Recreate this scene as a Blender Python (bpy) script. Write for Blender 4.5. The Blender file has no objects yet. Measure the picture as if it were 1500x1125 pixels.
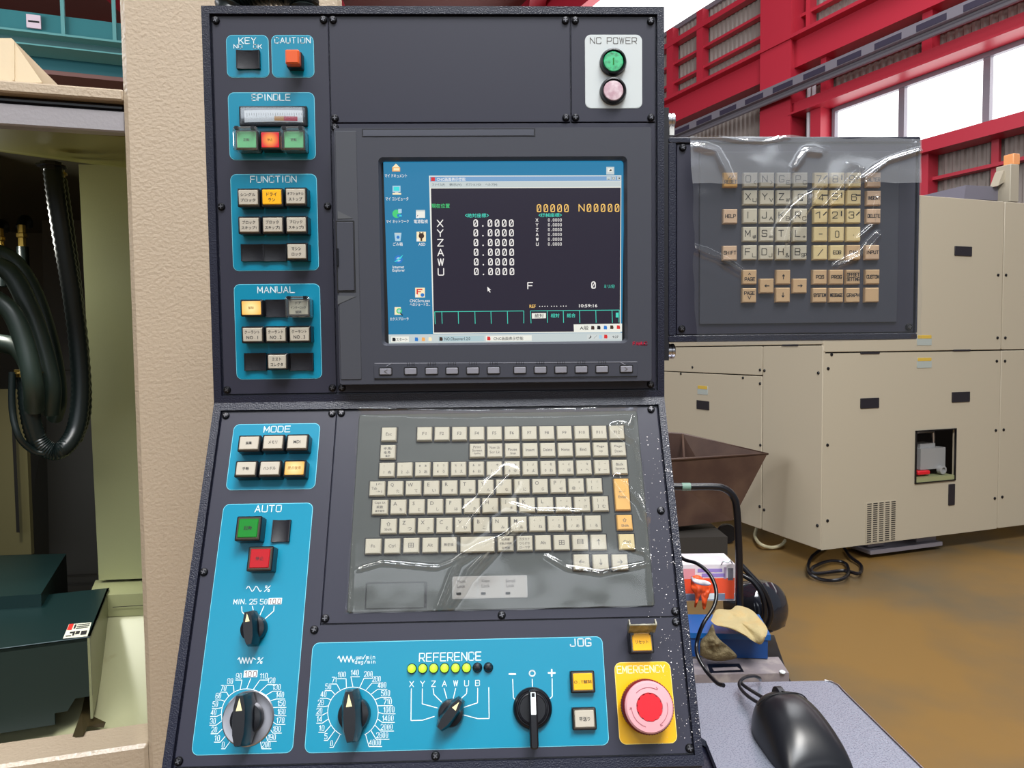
import bpy, math, random
from mathutils import Vector, Matrix
random.seed(7)
SC = bpy.context.scene
COL = SC.collection
# ------------------------------------------------------------------ camera
F = 1018.53
AX, AY, AZ = map(math.radians, (-2.82980401, 0.65335755, -1.53195948))
TILT = math.radians(24.23)
FOLD_Z = 1.407
FOLD = Vector((0, 0, FOLD_Z))
CAM = FOLD + Vector((0.01227, -0.59389, 0.04280))
RM = Matrix.Rotation(AZ, 3, 'Z') @ Matrix.Rotation(AX, 3, 'X') @ Matrix.Rotation(AY, 3, 'Y')
cd = bpy.data.cameras.new('camera'); cam = bpy.data.objects.new('camera', cd); COL.objects.link(cam)
cd.sensor_width = 36; cd.lens = 36 * F / 1500; cd.clip_start = 0.02; cd.clip_end = 300
rx, ry, rz = (RM @ Vector(v) for v in ((1, 0, 0), (0, 1, 0), (0, 0, 1)))
cam.matrix_world = Matrix(((rx.x, rz.x, -ry.x, CAM.x), (rx.y, rz.y, -ry.y, CAM.y), (rx.z, rz.z, -ry.z, CAM.z), (0, 0, 0, 1)))
SC.camera = cam
# ------------------------------------------------------------------ light
W = bpy.data.worlds.new('world'); SC.world = W; W.use_nodes = True
bg = W.node_tree.nodes['Background']; bg.inputs[0].default_value = (0.86, 0.93, 1.0, 1); bg.inputs[1].default_value = 0.24
SC.view_settings.view_transform = 'Standard'; SC.view_settings.look = 'None'
SC.view_settings.exposure = 0.0; SC.view_settings.gamma = 1.0; SC.view_settings.use_curve_mapping = False
def area(name, loc, target, sx, sy, power, col=(1, 1, 1)):
    l = bpy.data.lights.new(name, 'AREA'); l.shape = 'RECTANGLE'; l.size = sx; l.size_y = sy; l.energy = power; l.color = col
    o = bpy.data.objects.new(name, l); COL.objects.link(o); o.location = loc
    o.rotation_euler = (Vector(target) - Vector(loc)).to_track_quat('-Z', 'Y').to_euler()
    return o
area('high_window_light', (0.5, -9.0, 5.5), (0, 0, 1.4), 12, 1.6, 140, (0.88, 0.94, 1.0))
area('roof_light', (0.5, -5.0, 9.3), (0, 0, 1.3), 5, 2.4, 690, (0.94, 0.97, 1.0))
area('ceiling_lamp_light', (1.2, -1.6, 6.0), (0.4, 0, 1.2), 1.6, 1.0, 230, (1, 0.97, 0.92))
area('ceiling_lamp_light', (-2.2, -2.6, 6.0), (0, 0, 1.2), 1.6, 1.0, 90, (1, 0.97, 0.92))
area('side_window_light', (-12, 3, 5), (-3, 14, 7), 8, 4, 900, (0.95, 0.97, 1.0))  # unseen source added to brighten the crane and roof
area('skylight_light', (3.0, 4.2, 9.5), (2.6, 4.4, 0), 6, 3, 420, (0.95, 0.97, 1.0))
# ------------------------------------------------------------------ helpers
def ray(x, y):
    return (RM @ Vector(((x - 750) / F, 1, -(y - 562.5) / F))).normalized()
def hdir(x):
    d = ray(x, 505); return Vector((d.x, d.y, 0)).normalized()
class Fr:
    def __init__(s, O, U, V):
        s.O, s.U, s.V = Vector(O), Vector(U).normalized(), Vector(V).normalized(); s.N = s.U.cross(s.V).normalized()
    def uv(s, x, y, h=0.0):
        d = ray(x, y); t = ((s.O + s.N * h - CAM).dot(s.N)) / d.dot(s.N); p = CAM + d * t - s.O
        return p.dot(s.U), p.dot(s.V)
    def k(s, x, y, h=0.0):
        a = s.uv(x - 1, y, h); b = s.uv(x + 1, y, h); return (b[0] - a[0]) / 2
    def M(s, u=0, v=0, n=0, rot=0):
        m = Matrix(((s.U.x, s.V.x, s.N.x, 0), (s.U.y, s.V.y, s.N.y, 0), (s.U.z, s.V.z, s.N.z, 0), (0, 0, 0, 1)))
        return Matrix.Translation(s.O + s.U * u + s.V * v + s.N * n) @ m @ Matrix.Rotation(rot, 4, 'Z')
    def P(s, u, v, n=0): return s.O + s.U * u + s.V * v + s.N * n
    def rect(s, x0, y0, x1, y1, h=0.0):
        xm, ym = (x0 + x1) / 2, (y0 + y1) / 2
        u0 = s.uv(x0, ym, h)[0]; u1 = s.uv(x1, ym, h)[0]; v0 = s.uv(xm, y1, h)[1]; v1 = s.uv(xm, y0, h)[1]
        return u0, v0, u1, v1
def lin(c):
    return tuple(((v / 255) / 12.92 if v / 255 <= 0.04045 else (((v / 255) + 0.055) / 1.055) ** 2.4) for v in c)
def mat(name, c, rough=0.5, metal=0.0, bump=None, spec=0.5, mott=None, coat=0.0, alpha=1.0, trans=0.0):
    """c sRGB 0-255; bump=(scale, strength, dist); mott=(scale, c2 sRGB, lo, hi[, detail])"""
    m = bpy.data.materials.new(name); m.use_nodes = True; nt = m.node_tree; b = nt.nodes['Principled BSDF']
    L = lin(c) + (1,); b.inputs['Base Color'].default_value = L
    b.inputs['Roughness'].default_value = rough; b.inputs['Metallic'].default_value = metal
    b.inputs['Specular IOR Level'].default_value = spec; b.inputs['Coat Weight'].default_value = coat
    b.inputs['Transmission Weight'].default_value = trans; b.inputs['Alpha'].default_value = alpha
    tc = nt.nodes.new('ShaderNodeTexCoord')
    if bump:
        n = nt.nodes.new('ShaderNodeTexNoise'); n.inputs['Scale'].default_value = bump[0]; n.inputs['Detail'].default_value = bump[3] if len(bump) > 3 else 2
        nt.links.new(tc.outputs['Object'], n.inputs['Vector'])
        bp = nt.nodes.new('ShaderNodeBump'); bp.inputs['Strength'].default_value = bump[1]; bp.inputs['Distance'].default_value = bump[2]
        nt.links.new(n.outputs['Fac'], bp.inputs['Height']); nt.links.new(bp.outputs['Normal'], b.inputs['Normal'])
    if mott:
        n = nt.nodes.new('ShaderNodeTexNoise'); n.inputs['Scale'].default_value = mott[0]; n.inputs['Detail'].default_value = mott[4] if len(mott) > 4 else 5
        nt.links.new(tc.outputs['Object'], n.inputs['Vector'])
        r = nt.nodes.new('ShaderNodeValToRGB'); r.color_ramp.elements[0].position = mott[2]; r.color_ramp.elements[1].position = mott[3]
        r.color_ramp.elements[0].color = L; r.color_ramp.elements[1].color = lin(mott[1]) + (1,)
        nt.links.new(n.outputs['Fac'], r.inputs['Fac']); nt.links.new(r.outputs['Color'], b.inputs['Base Color'])
    return m
def emit(name, c, s=1.0, c2=None, rad=0.01):
    m = bpy.data.materials.new(name); m.use_nodes = True; nt = m.node_tree; b = nt.nodes['Principled BSDF']
    b.inputs['Base Color'].default_value = (0.02, 0.02, 0.02, 1); b.inputs['Emission Color'].default_value = lin(c) + (1,)
    b.inputs['Emission Strength'].default_value = s; b.inputs['Roughness'].default_value = 0.3
    if c2:
        tc = nt.nodes.new('ShaderNodeTexCoord'); ln = nt.nodes.new('ShaderNodeVectorMath'); ln.operation = 'LENGTH'
        fl_ = nt.nodes.new('ShaderNodeVectorMath'); fl_.operation = 'MULTIPLY'; fl_.inputs[1].default_value = (1, 1, 0); nt.links.new(tc.outputs['Object'], fl_.inputs[0]); nt.links.new(fl_.outputs[0], ln.inputs[0]); r = nt.nodes.new('ShaderNodeMapRange'); r.inputs['From Max'].default_value = rad
        nt.links.new(ln.outputs['Value'], r.inputs['Value']); mx = nt.nodes.new('ShaderNodeMix'); mx.data_type = 'RGBA'
        mx.inputs['A'].default_value = lin(c) + (1,); mx.inputs['B'].default_value = lin(c2) + (1,)
        nt.links.new(r.outputs['Result'], mx.inputs['Factor']); nt.links.new(mx.outputs['Result'], b.inputs['Emission Color'])
    return m
def clear(name, tint=(235, 235, 235), haze=0.06, rough=0.08, gl=0.0):
    m = bpy.data.materials.new(name); m.use_nodes = True; nt = m.node_tree; nt.nodes.clear()
    out = nt.nodes.new('ShaderNodeOutputMaterial'); t = nt.nodes.new('ShaderNodeBsdfTransparent'); t.inputs[0].default_value = lin(tint) + (1,)
    g = nt.nodes.new('ShaderNodeBsdfGlossy'); g.inputs['Roughness'].default_value = rough; g.inputs['Color'].default_value = (1, 1, 1, 1)
    d = nt.nodes.new('ShaderNodeBsdfDiffuse'); d.inputs[0].default_value = (0.8, 0.82, 0.86, 1)
    lw = nt.nodes.new('ShaderNodeLayerWeight'); lw.inputs['Blend'].default_value = 0.5
    fr = nt.nodes.new('ShaderNodeMath'); fr.operation = 'POWER'; fr.inputs[1].default_value = 4.0; nt.links.new(lw.outputs['Facing'], fr.inputs[0])
    ad = nt.nodes.new('ShaderNodeMath'); ad.operation = 'MULTIPLY_ADD'; ad.inputs[1].default_value = 0.9; ad.inputs[2].default_value = 0.06 + gl
    m1 = nt.nodes.new('ShaderNodeMixShader'); m1.inputs[0].default_value = haze; m2 = nt.nodes.new('ShaderNodeMixShader')
    nt.links.new(fr.outputs[0], ad.inputs[0]); nt.links.new(ad.outputs[0], m2.inputs[0])
    nt.links.new(t.outputs[0], m1.inputs[1]); nt.links.new(d.outputs[0], m1.inputs[2])
    nt.links.new(m1.outputs[0], m2.inputs[1]); nt.links.new(g.outputs[0], m2.inputs[2]); nt.links.new(m2.outputs[0], out.inputs[0])
    return m
class MB:
    def __init__(s): s.v, s.f = [], []
    def add(s, vs, fs):
        o = len(s.v); s.v += [tuple(p) for p in vs]; s.f += [tuple(i + o for i in f) for f in fs]; return s
    def prism(s, pts, z0, z1, ch=0.0, inset=None, bottom=True):
        """outline pts CCW in xy; ch chamfers the top (inset outline given or centroid scaled)"""
        n = len(pts); vs = [(x, y, z0) for x, y in pts]
        if ch > 0:
            top = inset
            vs += [(x, y, z1 - ch) for x, y in pts] + [(x, y, z1) for x, y in top]; L = 3
        else:
            vs += [(x, y, z1) for x, y in pts]; L = 2
        fs = []
        for l in range(L - 1):
            for i in range(n):
                j = (i + 1) % n; fs.append((l * n + i, l * n + j, (l + 1) * n + j, (l + 1) * n + i))
        fs.append(tuple((L - 1) * n + i for i in range(n)))
        if bottom: fs.append(tuple(reversed(range(n))))
        return s.add(vs, fs)
    def rr(s, cx, cy, w, h, r, z0, z1, ch=0.0, seg=4):
        a = rrect(cx, cy, w, h, r, seg); b = rrect(cx, cy, w - 2 * ch, h - 2 * ch, max(r - ch, r * 0.3), seg) if ch > 0 else None
        return s.prism(a, z0, z1, ch, b)
    def box(s, x0, y0, z0, x1, y1, z1):
        return s.prism([(x0, y0), (x1, y0), (x1, y1), (x0, y1)], z0, z1)
    def frust(s, w0, h0, w1, h1, z0, z1, cx=0, cy=0, dx=0, dy=0):
        a = [(cx - w0 / 2, cy - h0 / 2, z0), (cx + w0 / 2, cy - h0 / 2, z0), (cx + w0 / 2, cy + h0 / 2, z0), (cx - w0 / 2, cy + h0 / 2, z0)]
        c = cx + dx; d = cy + dy
        b = [(c - w1 / 2, d - h1 / 2, z1), (c + w1 / 2, d - h1 / 2, z1), (c + w1 / 2, d + h1 / 2, z1), (c - w1 / 2, d + h1 / 2, z1)]
        return s.add(a + b, [(0, 1, 5, 4), (1, 2, 6, 5), (2, 3, 7, 6), (3, 0, 4, 7), (4, 5, 6, 7), (3, 2, 1, 0)])
    def lathe(s, prof, n=32, cx=0, cy=0, cap=True):
        """prof list of (r,z)"""
        vs = [(cx + r * math.cos(2 * math.pi * i / n), cy + r * math.sin(2 * math.pi * i / n), z) for r, z in prof for i in range(n)]
        fs = [(l * n + i, l * n + (i + 1) % n, (l + 1) * n + (i + 1) % n, (l + 1) * n + i) for l in range(len(prof) - 1) for i in range(n)]
        if cap: fs += [tuple((len(prof) - 1) * n + i for i in range(n)), tuple(reversed(range(n)))]
        return s.add(vs, fs)
    def tube(s, pts, r, n=10, smooth=0, ribs=None):
        P = [Vector(p) for p in pts]
        if smooth: P = catmull(P, smooth)
        vs, fs = [], []; up = Vector((0, 0, 1)); prev = None; L = 0
        for i, p in enumerate(P):
            t = (P[min(i + 1, len(P) - 1)] - P[max(i - 1, 0)]).normalized()
            if prev is None:
                a = t.cross(up);
                if a.length < 0.1: a = t.cross(Vector((1, 0, 0)))
            else: a = prev - t * prev.dot(t)
            a.normalize(); prev = a; b = t.cross(a)
            if i: L += (P[i] - P[i - 1]).length
            rr_ = r[min(i, len(r) - 1)] if isinstance(r, (list, tuple)) else r
            if ribs: rr_ *= (1.0 if i % 2 else ribs)
            vs += [p + a * rr_ * math.cos(2 * math.pi * j / n) + b * rr_ * math.sin(2 * math.pi * j / n) for j in range(n)]
        for l in range(len(P) - 1):
            for i in range(n): fs.append((l * n + i, l * n + (i + 1) % n, (l + 1) * n + (i + 1) % n, (l + 1) * n + i))
        fs += [tuple(reversed(range(n))), tuple((len(P) - 1) * n + i for i in range(n))]
        return s.add(vs, fs)
    def xf(s, M, start=0):
        s.v = s.v[:start] + [tuple(M @ Vector(p)) for p in s.v[start:]]; return s
    def mesh(s, name, m=None, smooth=True, ang=35):
        me = bpy.data.meshes.new(name); me.from_pydata(s.v, [], s.f); me.validate(); me.update()
        if m: me.materials.append(m)
        if smooth: me.shade_smooth(); me.set_sharp_from_angle(angle=math.radians(ang))
        return me
def rrect(cx, cy, w, h, r, seg=4):
    r = min(r, w / 2, h / 2); out = []
    for (sx, sy, a0) in ((1, -1, -90), (1, 1, 0), (-1, 1, 90), (-1, -1, 180)):
        for i in range(seg + 1):
            a = math.radians(a0 + 90 * i / seg); out.append((cx + sx * (w / 2 - r) + r * math.cos(a), cy + sy * (h / 2 - r) + r * math.sin(a)))
    return out
def catmull(P, k):
    Q = [P[0] * 2 - P[1]] + P + [P[-1] * 2 - P[-2]]; out = []
    for i in range(1, len(Q) - 2):
        a, b, c, d = Q[i - 1:i + 3]
        for j in range(k):
            t = j / k; out.append(0.5 * ((2 * b) + (c - a) * t + (2 * a - 5 * b + 4 * c - d) * t * t + (3 * b - a - 3 * c + d) * t ** 3))
    out.append(P[-1]); return out
WM = {}
def link(name, me, parent=None, M=Matrix(), label=None):
    o = bpy.data.objects.new(name, me); COL.objects.link(o)
    if parent: o.parent = parent; o.matrix_basis = WM[parent.name].inverted() @ M
    else: o.matrix_basis = M
    WM[o.name] = M.copy()
    if label: o['label'] = label
    return o
def tag(o, label, cat, group=None, kind=None):
    if label: o['label'] = label
    if cat: o['category'] = cat
    if group: o['group'] = group
    if kind: o['kind'] = kind
    return o
def thing(name, loc, label, cat, group=None):
    return tag(link(name, None, None, Matrix.Translation(Vector(loc))), label, cat, group)
def struct(name, me, M=Matrix(), parent=None):
    o = link(name, me, parent, M)
    if not parent: o['kind'] = 'structure'
    return o
# ---- writing: a rounded stroke alphabet for the engraved signs, the built-in font for the rest
G = {'A': "00 4c 80;14 74", 'B': "00 0c 8cr 86r 06;36 86r 80r 00", 'C': "89 8cr 0cr 00r 80r 83", 'D': "00 0c 8cR 80R 00", 'E': "80 00 0c 8c;06 76",
     'F': "00 0c 8c;06 76", 'G': "8a 8cr 0cr 00r 80r 85 45", 'H': "00 0c;80 8c;06 86", 'I': "4c 40", 'J': "7c 70r 00r 03", 'K': "00 0c;8c 04;37 80",
     'L': "0c 00 80", 'M': "00 0c 43 8c 80", 'N': "00 0c 80 8c", 'O': "40 00r 0cr 8cr 80r 40", 'P': "00 0c 8cr 85r 05", 'Q': "40 00r 0cr 8cr 80r 40;54 80",
     'R': "00 0c 8cr 85r 05;45 80", 'S': "89 8cr 0cr 06r 86r 80r 00r 03", 'T': "0c 8c;4c 40", 'U': "0c 00r 80r 8c", 'V': "0c 40 8c", 'W': "0c 20 4c 60 8c",
     'X': "00 8c;0c 80", 'Y': "0c 46 8c;46 40", 'Z': "0c 8c 00 80", '0': "40 10R 1cR 7cR 70R 40", '1': "29 5c 50", '2': "09 0cr 8cr 86r 00 80",
     '3': "09 0cr 8cr 86r 36;36 86r 80r 00r 03", '4': "60 6c 03 83", '5': "8c 0c 07 87r 80r 00r 02", '6': "8a 8cr 0cr 00r 80r 87r 07", '7': "0c 8c 30",
     '8': "46 06r 0cr 8cr 86r 46;46 06r 00r 80r 86r 46", '9': "02 00r 80r 8cr 0cr 05r 85", '-': "16 76", '+': "16 76;4a 42", '/': "00 8c", '.': "40 41",
     ',': "41 3f", ':': "43 44;48 49", '%': "00 8c;18 1c 3c 38 18;50 54 74 70 50", '=': "04 84;08 88", '<': "6c 26 60", '>': "2c 66 20", 'z': "40 00r 0cr 8cr 80r 40;01 8b",
     'm': "00 07 47r 40;47 87r 80", 'n': "00 07 67r 60", 'i': "40 47;4a 4b", 'd': "60 6c;67 07r 00r 60", 'e': "73 03 07r 77r 74r;03 00r 70", 'g': "67 07r 01r 61;67 6er 0er",
     '^': "06 3c 66", '&': "80 19 2c 4c 49 02 10 50 84", '#': "20 4c;50 7c;04 84;08 88"}
def _seg(mb, a, b, w):
    d = Vector((b[0] - a[0], b[1] - a[1])); l = d.length
    if l < 1e-9: return
    n = Vector((-d.y, d.x)) / l * w / 2
    mb.add([(a[0] - n.x, a[1] - n.y, 0), (b[0] - n.x, b[1] - n.y, 0), (b[0] + n.x, b[1] + n.y, 0), (a[0] + n.x, a[1] + n.y, 0)], [(0, 1, 2, 3)])
def _dot(mb, a, w, n=8):
    mb.add([(a[0] + w / 2 * math.cos(2 * math.pi * i / n), a[1] + w / 2 * math.sin(2 * math.pi * i / n), 0) for i in range(n)], [tuple(range(n))])
def poly(mb, pts, w):
    for i in range(len(pts) - 1): _seg(mb, pts[i], pts[i + 1], w)
    for p in pts: _dot(mb, p, w)
    return mb
def stroke(mb, text, cx, cy, H, Wd, lw, gap=0.38, al='c'):
    """capitals H tall; whole text Wd wide (None: natural)"""
    n = len(text); gw = 1.0; tot = n * gw + (n - 1) * gap
    ww = [0.45 if c in '1I.,:' else (0.6 if c == ' ' else 1.0) for c in text]; tot = sum(ww) + gap * (n - 1)
    if Wd is None: Wd = tot * H * 0.62
    u = Wd / tot; x = cx - (Wd / 2 if al == 'c' else 0 if al == 'l' else Wd); y0 = cy - H / 2
    for c, w_ in zip(text, ww):
        if c in G:
            off = x - (u * (1 - w_) / 2)
            for st in G[c].split(';'):
                raw = []
                for t in st.split(): raw.append((int(t[0], 16) / 8 * u + off, (int(t[1], 16) if t[1] != 'f' else -1) / 12 * H + y0 if t[1] != 'e' else y0 - 0.25 * H, 0.0 if len(t) < 3 else (0.17 * H if t[2] == 'r' else 0.28 * H)))
                out = []
                for i, (px, py, r) in enumerate(raw):
                    if r and 0 < i < len(raw) - 1:
                        A, B, C = Vector(raw[i - 1][:2]), Vector((px, py)), Vector(raw[i + 1][:2])
                        r1 = min(r, (A - B).length / 2, (C - B).length / 2); p1 = B + (A - B).normalized() * r1; p2 = B + (C - B).normalized() * r1
                        for j in range(5):
                            t = j / 4; out.append(tuple(p1 * (1 - t) ** 2 + B * 2 * t * (1 - t) + p2 * t * t))
                    else: out.append((px, py))
                poly(mb, out, lw)
        x += u * (w_ + gap)
    return mb
FC = {}
def font(mb, text, cx, cy, H=None, Wd=None, al='c', bold=0.0, z=0.0, em=None):
    key = (text, bold)
    if key not in FC:
        c = bpy.data.curves.new('t', 'FONT'); c.body = text; c.resolution_u = 2; c.offset = bold; c.size = 1; c.align_x = 'CENTER'; c.space_line = 1.05
        o = bpy.data.objects.new('t', c); me = o.to_mesh()
        vs = [v.co.copy() for v in me.vertices]; fs = [tuple(p.vertices) for p in me.polygons]; o.to_mesh_clear()
        bpy.data.objects.remove(o); bpy.data.curves.remove(c); FC[key] = (vs, fs)
    vs, fs = FC[key]
    if not vs: return mb
    xs = [v.x for v in vs]; ys = [v.y for v in vs]; w, h = max(xs) - min(xs), max(ys) - min(ys)
    if em: H = h * em; Wd = w * em
    sy = H / h if H else None; sx = Wd / w if Wd else sy; sy = sy or sx
    ox = cx - (w * sx / 2 if al == 'c' else 0 if al == 'l' else w * sx); oy = cy - h * sy / 2
    return mb.add([(ox + (v.x - min(xs)) * sx, oy + (v.y - min(ys)) * sy, z) for v in vs], fs)
# ------------------------------------------------------------------ materials
m_plate = mat('grey navy plate', (46, 46, 60), 0.4, 0, bump=(900, 0.05, 0.0004), spec=0.5)
m_rim = mat('hammered navy paint', (24, 26, 44), 0.32, 0, bump=(900, 0.55, 0.0007), spec=0.6)
m_teal = mat('teal label', (6, 132, 164), 0.28, spec=0.5)
m_edge = mat('pale label edge', (120, 205, 225), 0.4)
m_white = mat('white print', (228, 240, 244), 0.5)
m_black = mat('black plastic', (14, 14, 20), 0.28)
m_blackm = mat('matt black plastic', (20, 20, 28), 0.45, bump=(500, 0.15, 0.0005))
m_cap = mat('ivory button cap', (184, 176, 162), 0.35)
m_ink = mat('black ink', (28, 26, 30), 0.6)
m_inkg = mat('grey ink', (88, 84, 82), 0.6)
m_gold = mat('lit amber print', (150, 90, 10), 0.6)
m_yel = mat('yellow button cap', (244, 178, 12), 0.35)
m_yelp = mat('yellow emergency plate', (240, 182, 10), 0.35)
m_grn = mat('green button cap', (0, 120, 30), 0.3)
m_lgrn = mat('pale green button cap', (120, 210, 150), 0.35)
m_red = mat('red button cap', (170, 0, 18), 0.3)
m_org = mat('orange button cap', (222, 92, 40), 0.35)
m_litw = emit('lit amber lamp', (255, 240, 170), 1.1, (246, 176, 60), 0.0095)
m_litr = emit('lit red lamp', (255, 176, 60), 1.1, (214, 8, 34), 0.0072)
m_led = emit('lit green led', (235, 255, 60), 1.25, (150, 225, 0), 0.0045)
m_ncw = mat('white enamel label', (205, 212, 214), 0.3)
m_steel = mat('brushed steel', (190, 188, 192), 0.28, 1.0, bump=(300, 0.1, 0.0005))
m_screw = mat('black screw', (22, 22, 26), 0.3, 0.5)
m_key = mat('ivory key', (188, 182, 164), 0.42)
m_keyt = mat('tan key', (190, 160, 122), 0.42)
m_keyo = mat('orange key', (222, 172, 92), 0.42)
m_keyy = mat('pale yellow key', (208, 190, 142), 0.42)
m_kbd = mat('keyboard grey sheet', (70, 74, 72), 0.4, spec=0.4)
m_kpd = mat('keypad grey sheet', (60, 62, 72), 0.4, spec=0.4)
m_bez = mat('display bezel grey', (62, 64, 74), 0.5, bump=(1200, 0.08, 0.0003), spec=0.4)
m_gap = mat('dark gap', (8, 8, 12), 0.6)
m_skey = mat('soft key grey', (134, 134, 144), 0.4)
m_film = clear('plastic film', (248, 248, 248), 0.015, 0.12)
m_film2 = clear('hazy plastic film', (236, 238, 244), 0.15, 0.12, 0.05)
m_guard = clear('clear button guard', (240, 244, 240), 0.05, 0.06, 0.02)
m_glass = clear('meter glass', (225, 230, 235), 0.02, 0.03, 0.06)
m_pink = mat('faded pink plastic', (222, 160, 168), 0.4)
m_cred = mat('emergency red', (214, 24, 40), 0.35)
m_drk = mat('dark red plastic', (110, 10, 22), 0.4)
m_ptr = mat('cream pointer', (240, 226, 170), 0.5)
# ------------------------------------------------------------------ frames of the two panel faces
ct, st = math.cos(TILT), math.sin(TILT)
UP = Fr(FOLD, (1, 0, 0), (0, 0, 1))
LO = Fr(FOLD, (1, 0, 0), (0, st, ct))
XL, XR, XS, XQ, ZT, ZM, ZB, H0, H1 = -.2164, .1523, -.1206, .0804, .3206, .2332, .0073, -.2236, .1588
S0, SB, SE = -.0077, -.2725, -.2800
# ------------------------------------------------------------------ console
console = thing('control_console', (0, 0.05, FOLD_Z - .26), 'dark navy machine control console with teal labelled buttons, screen, keyboard and dials', 'control panel')
def part(name, mb, m, M, parent=None, label=None, ang=35):
    return link(name, mb.mesh(name, m, ang=ang), parent or console, M, label)
prof = [(0.002, 0.3275), (0.002, 0.001)]
a = LO.P(0, SE, -0.002) - FOLD
prof += [(a.y, a.z), (a.y + 0.004, a.z - 0.006), (0.13, a.z - 0.006), (0.13, 0.3275)]
mb = MB(); n = len(prof)
mb.add([(H0, y, z) for y, z in prof] + [(H1, y, z) for y, z in prof], [tuple(reversed(range(n))), tuple(range(n, 2 * n))] + [(i, (i + 1) % n, n + (i + 1) % n, n + i) for i in range(n)])
part('housing', mb, m_rim, Matrix.Translation(FOLD))
def ring(fr, u0, v0, u1, v1, iu0, iv0, iu1, iv1, z0, z1, name, m):
    mb = MB()
    for r in ((u0, v0, u1, iv0), (u0, iv1, u1, v1), (u0, iv0, iu0, iv1), (iu1, iv0, u1, iv1)):
        mb.box(r[0], r[1], z0, r[2], r[3], z1)
    return part(name, mb, m, fr.M())
ring(UP, H0, 0.0003, H1, .3275, XL - .0008, ZB - .0008, XR + .0008, ZT + .0008, -.002, .0022, 'rim', m_rim)
ring(LO, H0, SE, H1, -.0003, XL - .0008, SB - .0008, XR + .0008, S0 + .0008, -.002, .0022, 'rim', m_rim)
mb = MB()
mb.tube([UP.P(H0, 0.0003, 0.0012), UP.P(H1, 0.0003, .0012)], .0012, 8); mb.xf(Matrix.Translation(-FOLD)); part('fold_ridge', mb, m_rim, Matrix.Translation(FOLD))
g = .0005
def plate(fr, u0, v0, u1, v1, name='cover_plate', m=m_plate):
    mb = MB(); w, h = u1 - u0 - 2 * g, v1 - v0 - 2 * g; mb.rr(0, 0, w, h, .001, -.0015, 0, .0003, 2)
    return part(name, mb, m, fr.M((u0 + u1) / 2, (v0 + v1) / 2))
plate(UP, XL, ZB, XS, ZT); plate(UP, XS, ZM, XQ, ZT); plate(UP, XQ, ZM, XR, ZT); plate(UP, XS, ZB, XR, ZM)
SK = LO.uv(735, 909)[1]
mb = MB(); mb.prism([(XL + g, SB + g), (XR - g, SB + g), (XR - g, SK - g), (XS - g, SK - g), (XS - g, S0 - g), (XL + g, S0 - g)], -.0015, 0)
part('cover_plate', mb, m_plate, LO.M()); plate(LO, XS, SK, XR, S0)
# screws
smb = MB(); smb.lathe([(.0031, -.0005), (.0031, .0009), (.0026, .0017), (.0014, .0021)], 16)
sc_me = smb.mesh('screw', m_screw)
c_me = MB().box(-.0017, -.0004, 0, .0017, .0004, .00015).box(-.0004, -.0017, 0, .0004, .0017, .00014).mesh('screw_slot', mat('worn screw metal', (120, 118, 122), .3, .9))  # paler metal cross stands in for the slot's specular glints
def screws(fr, pts, parent, h=0):
    for x, y in pts:
        u, v = fr.uv(x, y, h); r = random.uniform(0, 1.5)
        s = link('screw', sc_me, parent, fr.M(u, v, h, r)); link('cross_slot', c_me, s, fr.M(u, v, h + .0021, r))
screws(UP, [(316.5, 30.5), (474, 29.5), (488, 29.5), (828, 30.5), (842.5, 30.5), (953, 31.5), (491, 173.5), (829, 172.5), (843, 172.5), (953.5, 172.5), (324.5, 303), (480, 302), (333, 571), (487, 568), (501, 568), (953, 563), (491, 187)], console)
screws(LO, [(331, 609), (486.5, 606), (500, 605.5), (953.5, 600), (476.5, 906), (460.5, 922.5), (989, 895.5), (990, 911), (1010, 1096), (262, 1115), (299, 838), (735, 901), (638, 1107), (968, 748)], console)
# label plates
def label_plate(fr, q, m=m_teal, r=.005, edge=m_edge, lab=None):
    """q = 4 px corners TL TR BR BL"""
    P = [fr.uv(*p) for p in q]; u0 = (P[0][0] + P[3][0]) / 2; u1 = (P[1][0] + P[2][0]) / 2; v1 = (P[0][1] + P[1][1]) / 2; v0 = (P[2][1] + P[3][1]) / 2
    cu, cv, w, h = (u0 + u1) / 2, (v0 + v1) / 2, u1 - u0, v1 - v0
    mb = MB(); mb.rr(0, 0, w, h, r, 0, .0002, 0, 6); o = part('label_plate', mb, edge, fr.M(cu, cv), None, lab)
    mb = MB(); mb.rr(0, 0, w - .0009, h - .0009, r - .0004, .0001, .0004, 0, 6); f = link('label_face', mb.mesh('label_face', m), o, fr.M(cu, cv))
    return o
def bx(x0, y0, x1, y1): return [(x0, y0), (x1, y0), (x1, y1), (x0, y1)]
LP = {}
LP['key'] = label_plate(UP, bx(332, 51.5, 394, 114), lab='small teal label plate headed KEY')
LP['caution'] = label_plate(UP, bx(398, 51.5, 460, 114), lab='small teal label plate headed CAUTION')
LP['spindle'] = label_plate(UP, [(334.5, 135.5), (460.5, 135.5), (463, 234.5), (336, 234.5)], lab='teal label plate headed SPINDLE')
LP['function'] = label_plate(UP, [(337.4, 255), (464, 255), (467.3, 396.7), (341.6, 396.7)], lab='teal label plate headed FUNCTION')
LP['manual'] = label_plate(UP, [(342.2, 415.9), (468.2, 415.9), (472.4, 555.3), (347, 555.3)], lab='teal label plate headed MANUAL')
LP['nc'] = label_plate(UP, bx(857, 51, 940.5, 159), m_ncw, .005, m_ncw, 'white label plate headed NC POWER')
LP['mode'] = label_plate(LO, [(342.5, 620.8), (469.3, 620.8), (461.6, 717), (331.4, 717.6)], lab='teal label plate headed MODE')
LP['auto'] = label_plate(LO, [(327.6, 738), (459, 737), (428.8, 1103), (280.5, 1106.5)], lab='tall teal label plate headed AUTO')
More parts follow.
